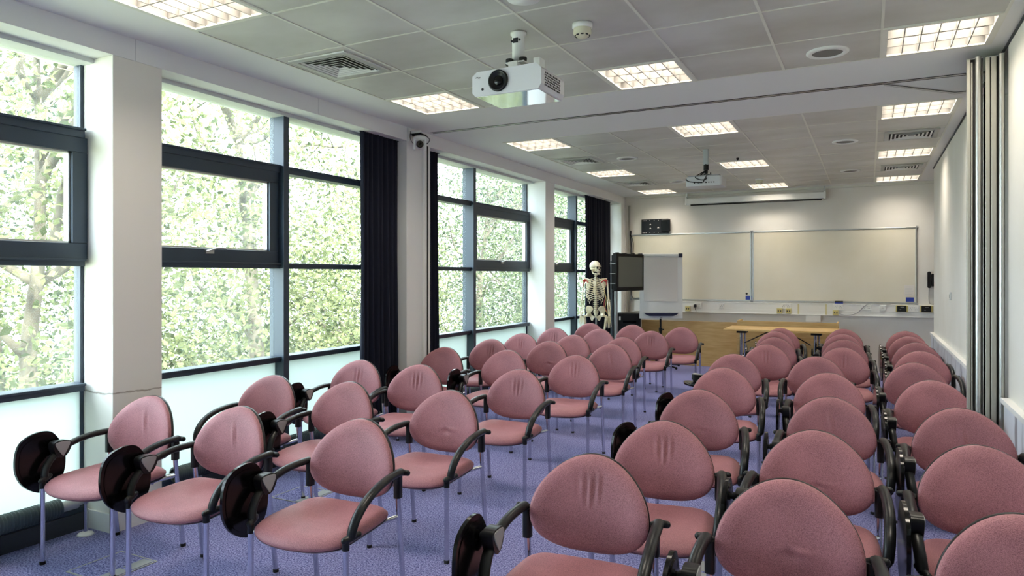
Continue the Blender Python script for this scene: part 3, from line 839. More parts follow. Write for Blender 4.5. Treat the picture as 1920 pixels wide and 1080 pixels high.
# curtains
def curtain(y0, y1, folds, label, x=-4.10, flare=0.06, zt=2.825):
    t = thing('curtain', label, 'curtain', (x, (y0 + y1) / 2, 0), 0, 'navy blackout curtains')
    m = MB(); NZ, NY_ = 22, folds * 10
    vs = []; fs = []; h = (y1 - y0) / 2
    for side in (0, 1):
        for i in range(NZ + 1):
            z = .03 + (zt - .03) * i / NZ
            k = 1 - i / NZ
            for j in range(NY_ + 1):
                u = j / NY_
                yy = (-h + 2 * h * u) * (1 + flare * k)
                amp = .022 + .018 * k
                xx = amp * sin(2 * PI * folds * u + .5 * sin(5 * u + 1.5 * k)) + .010 * sin(2 * PI * folds * .37 * u + 2 * k)
                vs.append((xx + side * .006, yy, z))
    n = (NZ + 1) * (NY_ + 1)
    for i in range(NZ):
        for j in range(NY_):
            a = i * (NY_ + 1) + j; b = a + NY_ + 1
            fs.append((a, b, b + 1, a + 1)); fs.append((n + a, n + a + 1, n + b + 1, n + b))
    m.add(vs, fs, 0, True); m.build('cloth', 'curtain', t)
    m = MB(); m.box(-.012, .012, -h, h, zt - .002, zt + .003); m.build('heading_tape', 'curtain', t)
curtain(4.98, 5.62, 9, 'wide navy curtain between second window and track post', -4.085, .03)
curtain(5.96, 6.30, 5, 'narrow navy curtain just right of the track post', -4.105, .05)
curtain(10.62, 11.85, 11, 'navy curtain at far window behind the skeleton', -4.10, .01)

# finned heaters along the windows
def heater(y0, y1, label, fins):
    t = thing('heater', label, 'heater', (-4.10, (y0 + y1) / 2, 0), 0, 'finned tube heaters below the windows')
    h = (y1 - y0) / 2; zc = .20
    m = MB(); n = int((2 * h - .3) / .017)
    prof = []
    for i in range(n):
        yy = -h + .10 + i * .017
        prof += [(.040, yy), (.052, yy + .004), (.052, yy + .009), (.040, yy + .013)]
    m.lathe(prof, 24, mx=Matrix(((1, 0, 0, 0), (0, 0, 1, 0), (0, -1, 0, zc), (0, 0, 0, 1)))); m.build('finned_tube', 'radiator', t)
    m = MB(); m.cyl((0, h - .24, zc), (0, h - .12, zc), .030, 20); m.cyl((0, h - .13, zc), (0, h - .09, zc), .018, 14); m.build('pipe_end', 'silver', t)
    m = MB(); m.cyl((0, -h, zc), (0, -h + .12, zc), .018, 14); m.build('pipe_end', 'silver', t)
    m = MB(); m.cyl((0, h - .07, .01), (0, h - .07, zc + .06), .011, 14); m.ball((0, h - .07, zc), .024); m.cyl((0, h - .07, zc + .03), (0, h - .07, zc + .06), .018, 12); m.cyl((0, h - .1, zc), (0, h - .05, zc), .016, 12); m.build('valve', 'chrome', t)
    m = MB(); m.lathe([(0, .022), (.014, .020), (.040, .010), (.046, 0), (0, 0)], 24, mx=Matrix.Translation((0, h - .07, 0))); m.build('floor_collar', 'plastic', t)
    m = MB()
    for yy in (-h + .3, h - .55): m.box(-.012, .012, yy - .012, yy + .012, 0, zc - .045)
    m.build('support', 'silver', t)
heater(-.5, 2.585, 'dark finned heater on floor under nearest window, ending at pillar', 1)
heater(3.0, 5.5, 'dark finned heater on floor under second window, before long curtain', 1)
heater(6.0, 8.75, 'dark finned heater on floor under window beyond track post', 1)

#@@BACK
# ------------------------------------------------------------------ end wall fittings
BW = YB
def whiteboard(x0, x1, z0, z1, label):
    t = thing('whiteboard', label, 'whiteboard', ((x0 + x1) / 2, BW, (z0 + z1) / 2), 0, 'whiteboards on the end wall')
    w, h = (x1 - x0) / 2, (z1 - z0) / 2
    m = MB(); m.box(-w, w, -.018, 0, -h, h); m.build('panel', 'board', t)
    m = MB()
    for a, b, c, d in ((-w, w, h - .022, h), (-w, w, -h, -h + .022), (-w, -w + .022, -h, h), (w - .022, w, -h, h)): m.box(a, b, -.026, -.001, c, d)
    m.build('frame', 'alu', t, bevel=.003)
    for a in (-1, 1):
        for b in (-1, 1):
            m = MB(); m.box(a * w - .016, a * w + .016, -.030, -.001, b * h - .016, b * h + .016); m.build('corner_cap', 'grey', t, bevel=.004)
whiteboard(-3.868, -1.768, 1.09, 2.270, 'left whiteboard, behind the flip chart')
whiteboard(-1.755, .650, 1.09, 2.270, 'right whiteboard, above the table')
def flat(name, x, z, w, h, d, ma, label, cat, group=None, y=None, parts=()):
    yb = (BW - .020) if y is None else y
    t = thing(name, label, cat, (x, yb, z), 0, group)
    m = MB(); m.box(-w / 2, w / 2, -d, 0, -h / 2, h / 2); m.build('plate', ma, t, bevel=min(.003, d / 3))
    for nm, ma2, boxes in parts:
        m = MB()
        for (x0, x1, z0, z1, dd) in boxes: m.box(x0, x1, -d - dd, -d + .0005, z0, z1)
        m.build(nm, ma2, t)
    return t
for x, z, l in ((-1.81, 1.15, 'small blue label at lower right corner of left whiteboard'), (.555, 1.155, 'small blue label at lower right corner of right whiteboard')):
    flat('label_card', x, z, .118, .078, .003, 'paper', l, 'label', 'blue whiteboard labels', parts=(('print', 'blue', ((-.053, .053, -.034, .034, .0006),)),))
flat('notice', .548, 1.292, .135, .165, .002, 'paper', 'white notice taped above blue label on right whiteboard', 'notice',
     parts=(('print', 'lightgrey', tuple((-.055, .055 - .012 * (k % 3), .055 - .022 * k, .059 - .022 * k, .0004) for k in range(6))),))
m = MB(); m.cyl((0, 0, 0), (0, -.012, 0), .017, 18); tag(m.build('magnet', 'rubber', None, (-1.845, BW - .018, 1.218)), 'black round magnet above blue label on left whiteboard', 'magnet')

# dado trunking with sockets
m = MB(); m.box(-3.80, .98, BW - .05, BW, .888, 1.072); m.box(-3.80, .98, BW - .062, BW, .882, .896); m.box(-3.80, .98, BW - .056, BW, 1.062, 1.076)
m.box(-3.80, .98, BW - .052, BW - .049, .955, .959)
struct(m.build('trim_5', 'plastic', bevel=.003), 'white cable trunking along the end wall')
m = MB(); m.box(-.92, -.70, BW - .055, BW, .775, .884); struct(m.build('trim_6', 'plastic'), 'white trunking drop box below the trunking')
for i, x in enumerate((-1.03, -.617)):
    m = MB(); m.box(x - .012, x + .012, BW - .054, BW - .049, .89, 1.07); struct(m.build('trim_%d' % (7 + i), 'cream'), 'yellowed joint strip of trunking')
TY = BW - .052
def socket(x, z, n, label, ma='plastic', h=.086):
    w = .146 if n == 2 else .086
    t = thing('socket', label, 'socket', (x, TY, z), 0, 'sockets on the trunking')
    m = MB(); m.box(-w / 2, w / 2, -.014, 0, -h / 2, h / 2); m.build('faceplate', ma, t, bevel=.004)
    m = MB()
    for c in ((-.036, .036) if n == 2 else (0,)):
        for a, b in ((0, .018), (-.011, -.008), (.011, -.008)): m.box(c + a - .003, c + a + .003, -.0155, -.0135, b - .006, b + .006)
    m.build('pin_hole', 'ink', t)
    m = MB()
    for c in ((-.015, .015) if n == 2 else (.028,)): m.box(c - .006, c + .006, -.018, -.013, .014, .030)
    m.build('switch', 'lightgrey', t)
    return t
s = socket(-2.66, 1.005, 2, 'white double socket holding a black plug, right of flip chart')
m = MB(); m.prism(rrect(-.022, .022, -.028, .024, .012), 0, .035, mx=Matrix(((1, 0, 0, 0), (0, 0, -1, -.014), (0, 1, 0, 0), (0, 0, 0, 1)))); m.tube([(0, -.035, -.026), (.004, -.038, -.06), (.016, -.03, -.10)], .004, 8)
tag(m.build('socket_plug', 'rubber', None, (-2.695, TY, 1.0)), 'black mains plug in the socket right of flip chart', 'plug')
socket(-2.25, 1.0, 1, 'white single socket midway between flip chart and table')
socket(-1.22, 1.018, 2, 'white double socket above two cream outlets, left of table centre')
socket(-.44, 1.018, 2, 'white double socket below the board eraser')
socket(-.04, 1.02, 2, 'white double socket beside end of loose cable')
socket(.19, 1.02, 1, 'white single socket between double socket and black box')
socket(.60, 1.01, 2, 'white double socket between the two black boxes')
for x, z, l in ((-2.826, .945, 'cream data outlet beside the flip chart'), (-1.317, .942, 'left cream data outlet of the pair above table'), (-1.18, .942, 'right cream data outlet of the pair above table'), (-.476, .932, 'cream data outlet with loose grey cable plugged in')):
    flat('data_outlet', x, z, .088, .088, .034, 'cream', l, 'outlet', 'cream data outlets', TY, (('port', 'ink', ((-.026, -.008, -.012, .010, .001), (.008, .026, -.012, .010, .001))), ('faceplate', 'yellow', ((-.034, .034, -.034, .034, .0005),))))
for x, l in ((.447, 'black control box on trunking below right whiteboard corner'), (.772, 'black control box on trunking nearest the right wall')):
    flat('control_box', x, 1.017, .165, .10, .020, 'yellow', l, 'control box', 'black control boxes', TY, (('front', 'black', ((-.066, .060, -.046, .046, .012),)), ('buttons', 'grey', ((-.02, .03, .018, .026, .0135), (-.03, -.01, -.02, -.012, .0135)))))
m = MB(); m.tube(curve_pts([(-.45, TY - .036, .928), (-.33, TY - .04, .90), (-.18, TY - .03, .93), (-.07, TY - .02, 1.04), (0, TY - .01, 1.085), (.10, TY - .005, 1.084), (.30, TY - .004, 1.084)], 8), .0045, 8)
tag(m.build('cable', 'grey'), 'loose grey cable curving up from cream outlet to whiteboard ledge', 'cable')
m = MB(); m.box(-.06, .06, -.035, 0, 0, .018, 0); m.box(-.06, .06, -.035, 0, .018, .042, 1)
tag(m.build('board_eraser', ['blue', 'rubber'], None, (-.43, TY + .02, 1.077), bevel=.003), 'dark board eraser lying on the trunking ledge', 'eraser')
t = thing('phone', 'black wall telephone at right edge of the end wall', 'telephone', (.85, BW, 1.46))
m = MB(); m.box(-.01, .10, -.05, 0, -.10, .09); m.build('base', 'black', t, bevel=.008)
m = MB(); m.prism(rrect(-.065, -.018, -.125, .125, .02), .02, .07, mx=Matrix(((1, 0, 0, 0), (0, 0, -1, 0), (0, 1, 0, 0), (0, 0, 0, 1))), smooth=True); m.build('handset', 'black', t)
m = MB(); m.tube(curve_pts([(-.04, -.03, -.12), (-.045, -.02, -.28), (-.03, -.02, -.36), (.02, -.02, -.37), (.04, -.02, -.30)], 8), .004, 8); m.build('cord', 'grey', t)
t = thing('mounting_plate', 'black screen mounting plate above left whiteboard', 'bracket', (-3.40, BW, 2.405))
m = MB(); m.box(-.265, .225, -.045, 0, -.13, .13); m.build('plate', 'black', t, bevel=.003)
m = MB(); m.box(.10, .265, -.075, -.045, -.10, .12); m.build('speaker_box', 'blackgloss', t, bevel=.01)
m = MB()
for zz in (-.11, .105):
    for x in (-.235, -.215, -.195, -.175, -.11, -.03, .045): m.box(x - .005, x + .005, -.0465, -.045, zz - .005, zz + .005)
for x, zz in ((-.10, .04), (-.10, -.03), (.045, -.02)): m.add([(x - .02, -.047, zz - .012), (x + .02, -.047, zz - .012), (x, -.047, zz + .014)], [(0, 1, 2)])
m.build('slot', 'paper', t)
t = thing('projection_screen', 'long white roll-up projection screen case under the ceiling', 'projection screen', (-1.735, 12.235, 2.80))
m = MB(); m.prism(rrect(-.055, .055, -.045, .065, .02), -1.10, 1.10, mx=Matrix(((0, 0, 1, 0), (1, 0, 0, 0), (0, 1, 0, 0), (0, 0, 0, 1))), smooth=True); m.build('case', 'plastic', t)
for x in (-1.10, 1.10):
    m = MB(); m.box(x - .014, x + .014, -.06, .06, -.05, .07); m.build('end_cap', 'plastic', t, bevel=.004)
    m = MB(); m.box(x - .004, x + .004, -.03, .114, .07, .09); m.box(x - .012, x + .012, .0, .03, .07, .155); m.build('bracket', 'alu', t)
m = MB(); m.box(-1.02, 1.06, -.052, -.030, -.068, -.046); m.build('bottom_bar', 'rubber', t)

t = thing('conduit', 'thin grey vertical conduit with black cables by left end of whiteboard', 'conduit', (-3.905, BW - .002, 0))
m = MB(); m.box(-.018, .018, -.03, 0, .0, 2.80); m.build('channel', 'alupale', t)
m = MB(); m.tube(curve_pts([(.03, -.03, 2.34), (.035, -.04, 2.27), (.05, -.03, 2.0), (.06, -.05, 1.7), (.05, -.04, 1.3), (.08, -.06, 1.13), (.22, -.05, 1.12)], 8), .006, 8); m.tube(curve_pts([(.045, -.03, 2.25), (.09, -.04, 2.1), (.08, -.03, 1.9), (.07, -.03, 1.6)], 8), .006, 8); m.box(.02, .045, -.04, 0, 2.25, 2.34); m.build('cable', 'rubber', t)

# wooden boards and table
m = MB(); m.box(-3.55, -1.905, 11.92, 11.945, .0, .745); m.box(-3.55, -1.905, 11.915, 11.95, .745, .752)
tag(m.build('wooden_screen', 'wood', bevel=.002), 'low maple board standing along end wall behind flip chart', 'wooden board')
t = thing('wooden_desk_unit', 'maple desk with raised back panel behind the folding table', 'desk', (-1.16, 11.70, 0))
m = MB(); m.box(-.74, .74, -.012, .012, 0, .80); m.build('back_panel', 'wood', t, bevel=.002)
m = MB(); m.box(.715, .74, .012, .40, 0, .80); m.build('side_panel', 'wood', t, bevel=.002)
m = MB(); m.box(-.74, -.715, .012, .40, 0, .80); m.build('side_panel', 'wood', t, bevel=.002)
t = thing('folding_table', 'pale maple folding table on chrome legs before the end wall', 'table', (-1.16, 11.10, 0))
m = MB(); m.box(-.78, .78, -.36, .36, .705, .732); m.build('tabletop', 'wood', t, bevel=.003)
for s in (-.58, .46):
    m = MB(); m.cyl((s, .0, .06), (s, .0, .66), .024, 16); m.cyl((s + .05, .02, .06), (s + .05, .02, .66), .014, 12); m.box(s - .025, s + .025, -.30, .30, .025, .06)
    lg = m.build('leg', 'chrome', t)
    m = MB(); m.box(s - .055, s + .085, -.10, .10, .655, .705); m.build('hinge_bracket', 'rubber', lg)
    m = MB()
    for q in (-.27, .27): m.cyl((s, q, 0), (s, q, .03), .024, 14)
    m.build('castor', 'rubber', lg)
m = MB(); m.tube([(-.53, 0, .50), (-.15, 0, .70)], .008, 8); m.tube([(.40, 0, .50), (.05, 0, .70)], .008, 8); m.build('brace', 'black', t)

# flip chart
t = thing('flip_chart', 'white flip chart easel with paper pad left of whiteboards', 'flip chart', (-3.07, 11.42, 0), rad(27))
m = MB(); m.box(-.355, .355, -.012, .012, .815, 1.875); m.build('board', 'plastic', t, bevel=.006)
m = MB(); m.box(-.285, .270, -.022, -.012, 1.10, 1.84)
m.add([(-.285, -.023, 1.10), (.265, -.030, 1.095), (.27, -.026, 1.2), (-.285, -.024, 1.2)], [(0, 1, 2, 3)]); m.build('paper_pad', 'paper', t)
m = MB(); m.box(-.32, .285, -.05, .012, 1.835, 1.885); m.build('pad_clamp', 'plastic', t, bevel=.012)
for x in (-.345, .315):
    m = MB(); m.box(x - .03, x + .032, -.055, .012, 1.825, 1.89); m.build('clamp_end', 'navy', t, bevel=.008)
m = MB(); m.prism([(-.29, .036), (-.25, .006), (-.20, -.014), (.19, -.014), (.24, .006), (.28, .036)], 0, .06, mx=Matrix(((1, 0, 0, 0), (0, 0, -1, -.012), (0, 1, 0, .872), (0, 0, 0, 1)))); m.build('pen_tray', 'navy', t)
m = MB(); m.cyl((0, .03, .03), (0, .03, .62), .022, 16); m.cyl((0, .03, .58), (0, .03, 1.2), .016, 14); m.cyl((0, .03, .60), (0, .03, .66), .028, 16); m.cyl((.03, .03, .63), (.055, .03, .63), .01, 10); m.build('pole', 'black', t)
m = MB()
for k in range(5):
    a = 2 * PI * k / 5 + .3; m.tube([(0, .03, .06), (.34 * cos(a), .03 + .34 * sin(a), .03)], [.018, .011], 10); m.ball((.34 * cos(a), .03 + .34 * sin(a), .022), .022, n=10, m=8)
m.build('base', 'black', t)
m = MB(); m.box(-.02, .02, -.0135, -.012, .828, .834); m.build('badge', 'ink', t)

# television on stand
t = thing('television', 'black flat screen television turned toward the room, beside skeleton', 'television', (-3.36, 10.60, 0), rad(79))
m = MB(); m.box(-.44, .44, -.035, .035, 1.285, 1.865); m.box(-.40, .40, .035, .085, 1.32, 1.84); bz = m.build('casing', 'bezel', t, bevel=.008)
m = MB(); m.box(-.385, .385, -.0375, -.034, 1.345, 1.815); m.build('screen', 'screen', t)
m = MB()
for x in (-.35, -.12, .15, .38): m.box(x - .03, x + .03, -.01, .03, 1.865, 1.878)
m.build('top_clip', 'rubber', t)
m = MB()
for z in (1.40, 1.55, 1.70): m.box(-.447, -.43, -.01, .08, z, z + .008)
m.build('side_panel', 'silver', t)
m = MB(); m.box(-.20, .10, .085, .11, 1.42, 1.72); m.box(-.11, .0, .10, .16, 1.45, 1.70); m.build('mount', 'black', t)
t = thing('television_stand', 'dark twin-pole television stand behind the television', 'stand', (-3.56, 10.50, 0))
m = MB(); m.cyl((0, -.10, .05), (0, -.10, 1.75), .030, 18); m.build('pole', 'dark', t)
m = MB(); m.cyl((0, .06, .05), (0, .06, 1.75), .030, 18); m.build('pole', 'silver', t)
m = MB(); m.box(-.25, .06, -.22, .22, .02, .05); m.build('base', 'black', t, bevel=.005)
t = thing('cabinet', 'black equipment cabinet under the television, left of flip chart', 'cabinet', (-3.655, 11.50, 0), rad(20))
m = MB(); m.box(-.20, .20, -.22, .22, .0, .89); m.build('body', 'black', t, bevel=.006)
m = MB(); m.box(-.185, .185, -.228, -.22, .05, .875); d = m.build('door', 'black', t, bevel=.003)
m = MB(); m.box(-.16, -.135, -.231, -.228, .78, .84); m.build('label_sticker', 'paper', d)
m = MB(); m.box(-.10, .12, -.232, -.228, .73, .77); m.build('handle', 'blackgloss', d)

#@@SKELETON
# ------------------------------------------------------------------ anatomical skeleton (faces the camera, head turned to its left)
t = thing('anatomical_skeleton', 'life-size white anatomical skeleton model before the far curtain', 'skeleton', (-3.70, 10.02, 0), rad(14))
# skull
m = MB(); hr = Matrix.Translation((0, -.015, 1.655)) @ Matrix.Rotation(rad(42), 4, 'Z')
def cran(d):
    d = Vector(d)
    if d.y < 0 and d.z < 0: d.y *= (1 + .25 * d.z); d.x *= (1 + .35 * d.z)
    return d
m.ball((0, .012, .012), .074, .094, .082, 20, 14, mx=hr, fn=cran)
m.ball((0, -.055, -.035), .048, .042, .045, mx=hr)              # face
m.tube([(-.052, -.05, -.032), (-.066, -.005, -.034), (-.070, .03, -.03)], .007, 8, mx=hr); m.tube([(.052, -.05, -.032), (.066, -.005, -.034), (.070, .03, -.03)], .007, 8, mx=hr)
m.tube([(-.050, -.078, .006), (0, -.090, .010), (.050, -.078, .006)], .009, 8, mx=hr)
m.ball((0, -.086, -.066), .030, .014, .020, mx=hr)              # upper teeth
sk = m.build('skull', 'bone', t)
m = MB()
for s in (-1, 1): m.ball((s * .028, -.090, -.014), .017, .010, .016, mx=hr)
m.ball((0, -.094, -.042), .010, .008, .014, mx=hr); m.build('eye_socket', 'rubber', sk)
m = MB(); m.tube(curve_pts([(-.058, .0, -.05), (-.052, -.015, -.095), (-.035, -.06, -.108), (0, -.088, -.108), (.035, -.06, -.108), (.052, -.015, -.095), (.058, 0, -.05)], 6), .011, 10, mx=hr, oval=(1, .8)); m.ball((0, -.082, -.088), .026, .010, .012, mx=hr); m.build('jaw', 'bone', sk)
# spine
m = MB()
def spine(z):   # gentle S curve, y of the column
    return .02 + .035 * sin((z - .95) * 5.2) * (1 if z > 1.15 else .6)
z = .97
while z < 1.56:
    r = .024 - .010 * (z - .97) / .6
    m.lathe([(0, -.012), (r, -.012), (r * .86, 0), (r, .012), (0, .012)], 12, mx=Matrix.Translation((0, spine(z), z)))
    m.tube([(-r * 1.9, spine(z) + .02, z), (0, spine(z) + .018, z + .004), (r * 1.9, spine(z) + .02, z)], .006, 6)
    m.tube([(0, spine(z) + .02, z), (0, spine(z) + .05, z - .014)], .005, 6)
    z += .029
m.build('spine', 'bone', t)
# rib cage
m = MB()
for k in range(12):
    zb = 1.475 - .0265 * k; w = [.070, .096, .114, .126, .134, .139, .141, .140, .136, .128, .112, .09][k]
    dp = [.05, .065, .078, .088, .094, .097, .098, .097, .09, .08, .06, .045][k]
    yb = spine(zb) + .01
    for s in (-1, 1):
        P = []
        end = 1.0 if k < 7 else (.93 if k < 10 else .62)
        zf = zb - (.035 + .006 * k)
        for i in range(13):
            a = end * PI * i / 12
            x = s * (w * sin(a) ** .8 if a < PI - .01 else .0) if i else s * .012
            if i == 12 and k < 7: x = s * .020
            P.append((x, yb - dp + dp * cos(a) - .0, zb + (zf - zb) * (i / 12) ** 1.1 + .012 * sin(a)))
        m.tube(P, .0058, 7, oval=(1, .75))
m.build('rib', 'bone', t)
m = MB(); ys = -.125
for s in (-1, 1):
    for k in range(7, 10): pass
m.prism(smooth_loop([(-.022, .09), (.022, .09), (.026, .06), (.014, .035), (.020, -.04), (.012, -.085), (0, -.12), (-.012, -.085), (-.020, -.04), (-.014, .035), (-.026, .06)], 3), -.006, .006, mx=Matrix.Translation((0, ys - .012, 1.345)) @ Matrix.Rotation(rad(82), 4, 'X'), smooth=True)
m.build('sternum', 'bone', t)
# shoulder girdle and arms
for s in (-1, 1):
    m = MB()
    m.tube(curve_pts([(s * .015, -.095, 1.445), (s * .07, -.10, 1.46), (s * .12, -.055, 1.475), (s * .165, -.02, 1.478)], 5), .0075, 8)
    m.prism(smooth_loop([(.0, .07), (.06, .055), (.045, 0), (.005, -.10), (-.045, .045)], 3), -.004, .004, mx=Matrix.Translation((s * .115, .075, 1.40)) @ Matrix.Rotation(rad(s * 25), 4, 'Z') @ Matrix.Scale(s, 4, (1, 0, 0)) @ Matrix.Rotation(rad(90), 4, 'X'))
    m.tube([(s * .10, .085, 1.44), (s * .15, .05, 1.465), (s * .17, 0, 1.478)], .009, 8)
    m.build('shoulder_blade', 'bone', t)
    m = MB(); m.ball((s * .158, -.055, 1.448), .030, .022, .024); m.tube([(s * .13, -.07, 1.45), (s * .10, -.098, 1.42)], .010, 7); m.tube([(s * .165, -.02, 1.43), (s * .176, -.015, 1.36)], [.012, .006], 7); m.build('muscle_patch', 'red', t)
    m = MB(); X, Y0 = s * .178, -.01
    m.ball((X - s * .006, Y0, 1.438), .023); m.tube([(X, Y0, 1.43), (X + s * .014, Y0, 1.28), (X + s * .022, Y0 - .005, 1.16)], [.015, .010, .014], 10); m.ball((X + s * .022, Y0 - .005, 1.15), .026, .014, .014)
    m.build('upper_arm_bone', 'bone', t)
    m = MB(); x1 = X + s * .022
    m.tube([(x1 - s * .012, Y0 + .004, 1.155), (x1 - s * .006, Y0 - .02, 1.03), (x1 + s * .002, Y0 - .035, .915)], [.012, .007, .007], 9)
    m.tube([(x1 + s * .014, Y0 - .006, 1.135), (x1 + s * .024, Y0 - .026, 1.03), (x1 + s * .020, Y0 - .04, .912)], [.009, .007, .011], 9)
    m.build('forearm_bone', 'bone', t)
    m = MB(); x2 = x1 + s * .010; y2 = Y0 - .04
    for a in range(2):
        for b in range(4): m.ball((x2 + s * (b - 1.5) * .012, y2, .902 - .013 * a), .008, n=8, m=6)
    for f in range(4):
        q = s * (f - 1.5); ln = [.9, 1.0, .97, .8][f]
        P = [(x2 + q * .012, y2, .888), (x2 + q * .017, y2 - .006, .825), (x2 + q * .020, y2 - .014, .825 - .045 * ln), (x2 + q * .021, y2 - .010, .825 - .075 * ln), (x2 + q * .021, y2 - .002, .825 - .095 * ln)]
        m.tube(P, [.0055, .0068, .0052, .005, .0035], 7)
    P = [(x2 - s * .020, y2 - .008, .885), (x2 - s * .040, y2 - .022, .850), (x2 - s * .048, y2 - .03, .815), (x2 - s * .046, y2 - .03, .79)]
    m.tube(P, [.0055, .0065, .0055, .004], 7)
    m.build('hand', 'bone', t)
# pelvis
m = MB()
for s in (-1, 1):
    hip = smooth_loop([(.004, .895), (.03, .905), (.062, .925), (.078, .955), (.062, .985), (.040, 1.00), (.046, 1.025), (.085, 1.052), (.128, 1.052), (.152, 1.022), (.146, .975), (.122, .945), (.118, .915), (.085, .885), (.068, .845), (.045, .838), (.030, .868)], 3)
    mx = Matrix.Translation((0, .0, 0)) @ Matrix.Rotation(rad(s * 16), 4, 'Z') @ Matrix(((s, 0, 0, 0), (0, 0, 1, 0), (0, 1, 0, 0), (0, 0, 0, 1)))
    m.prism(hip, -.012, .010, mx=mx, smooth=True)
    m.tube([mx @ Vector((.046, 1.025, 0)), mx @ Vector((.085, 1.052, 0)), mx @ Vector((.128, 1.052, 0)), mx @ Vector((.150, 1.022, 0))], .012, 8)
    m.ball((s * .110, -.012 + .03, .925), .032, .030, .032)
m.lathe([(0, -.08), (.008, -.07), (.026, -.03), (.040, .02), (.03, .04), (0, .045)], 12, mx=Matrix.Translation((0, .06, .955)) @ Matrix.Scale(.55, 4, (0, 1, 0)))
m.build('pelvis', 'bone', t)
for s in (-1, 1):
    m = MB(); m.ball((s * .118, -.018, .920), .024); m.tube([(s * .118, -.018, .92), (s * .160, -.012, .90)], .013, 9); m.ball((s * .162, -.010, .90), .020, .018, .026)
    m.tube([(s * .162, -.012, .89), (s * .140, -.03, .70), (s * .105, -.02, .52)], [.019, .0135, .020], 11); m.ball((s * .104, -.018, .505), .042, .032, .026); m.ball((s * .104, -.055, .515), .018, .009, .02)
    m.build('thigh_bone', 'bone', t)
    m = MB(); m.ball((s * .104, -.016, .475), .040, .030, .016); m.tube([(s * .102, -.018, .465), (s * .102, -.02, .28), (s * .100, -.008, .13)], [.022, .012, .016], 10); m.tube([(s * .138, .002, .455), (s * .134, .002, .28), (s * .124, .004, .115)], [.009, .006, .011], 8)
    m.build('shin_bone', 'bone', t)
    m = MB(); m.ball((s * .104, .02, .085), .024, .04, .024); m.ball((s * .106, -.03, .085), .026, .04, .018)
    for f in range(5):
        q = f - 2; m.tube([(s * (.106 + q * .008), -.05, .082), (s * (.108 + q * .014), -.11, .062), (s * (.109 + q * .017), -.155 + .006 * abs(q), .050)], [.007, .007, .005], 7)
    m.build('foot', 'bone', t)
m = MB()
m.tube([(0, .11, .10), (0, .11, 1.0), (0, .03, 1.03)], .012, 10); m.lathe([(0, 0), (.02, 0), (.02, .12), (0, .12)], 14, mx=Matrix.Translation((0, .11, .05)))
for k in range(5):
    a = 2 * PI * k / 5 + .2; m.tube([(0, .11, .07), (.25 * cos(a), .11 + .25 * sin(a), .045)], .012, 8); m.ball((.25 * cos(a), .11 + .25 * sin(a), .023), .023, n=10, m=8)
m.build('stand', 'silver', t)
m = MB(); m.tube(curve_pts([(.14, -.06, 1.30), (.17, -.08, 1.15), (.15, -.05, 1.02), (.19, -.02, .95)], 6), .004, 6, 0); m.tube(curve_pts([(.16, -.09, 1.2), (.14, -.1, 1.08), (.18, -.06, .98)], 6), .004, 6, 1); m.build('tendon_cord', ['yellow', 'wirered'], t)

# floor boxes let into the carpet
def floor_box(x, y, label, rz=0):
    t = thing('floor_box', label, 'floor box', (x, y, 0), rz, 'floor socket boxes')
    m = MB()
    for a, b, c, d in ((-.15, .15, -.15, -.143), (-.15, .15, .143, .15), (-.15, -.143, -.143, .143), (.143, .15, -.143, .143)): m.box(a, b, c, d, 0, .004)
    m.build('trim_frame', 'alupale', t)
    m = MB(); m.box(-.143, .143, -.143, .143, 0, .0025); m.build('lid', 'carpet', t)
    m = MB(); m.box(.06, .135, -.135, .0, .0025, .005, 0); m.box(.062, .133, -.066, -.062, .005, .0055, 1); m.box(.06, .135, .02, .135, .0025, .005, 0); m.build('cable_flap', ['grey', 'rubber'], t)
floor_box(-3.52, 2.30, 'floor socket box in carpet between nearest window-side chairs')
floor_box(-3.50, 3.66, 'floor socket box in carpet behind nearest middle chair')
floor_box(-.87, 3.62, 'floor socket box in carpet under aisle chairs of wall-side block')
t = thing('wall_switch', 'small grey switch plate on the right wall', 'switch', (XR, 8.70, 1.305))
m = MB(); m.box(-.012, 0, -.043, .043, -.043, .043); m.build('plate', 'lightgrey', t, bevel=.003)
m = MB(); m.box(-.016, -.012, -.012, .012, -.02, .02); m.build('rocker', 'grey', t)

#@@OUTSIDE
# ------------------------------------------------------------------ trees outside
m = MB(); m.box(-60, -4.7, -40, 60, -4.2, -4.0); struct(m.build('ground_outside', 'soil'), 'planted ground below the windows')
def leaf_mesh(name, ma, n, rx, rz, seed, size=.085, hollow=.35, droop=.0):
    rnd = random.Random(seed); V = []; F = []
    # clumps of leaves on twigs
    while len(F) < n:
        while True:
            p = Vector((rnd.uniform(-1, 1), rnd.uniform(-1, 1), rnd.uniform(-1, 1)))
            if hollow < p.length < 1: break
        c = Vector((p.x * rx, p.y * rx, p.z * rz)); cl = rnd.uniform(.12, .42)
        for _ in range(rnd.randint(14, 34)):
            q = c + Vector((rnd.gauss(0, cl), rnd.gauss(0, cl), rnd.gauss(0, cl * .8)))
            s = size * rnd.uniform(.55, 1.25)
            a = Vector((rnd.gauss(0, 1), rnd.gauss(0, 1), rnd.gauss(-.3, .7))).normalized()
            b = a.cross(Vector((rnd.gauss(0, 1), rnd.gauss(0, 1), rnd.gauss(0, 1)))).normalized()
            k = len(V); nn = a.cross(b) * s * .12
            V += [q - a * s * .6, q + b * s * .36 + nn, q + a * s * .65, q - b * s * .36 + nn]
            F.append((k, k + 1, k + 2)); F.append((k, k + 2, k + 3))
    me = bpy.data.meshes.new(name)
    me.from_pydata([tuple(v) for v in V], [], F); me.materials.append(M[ma]); me.update()
    return me
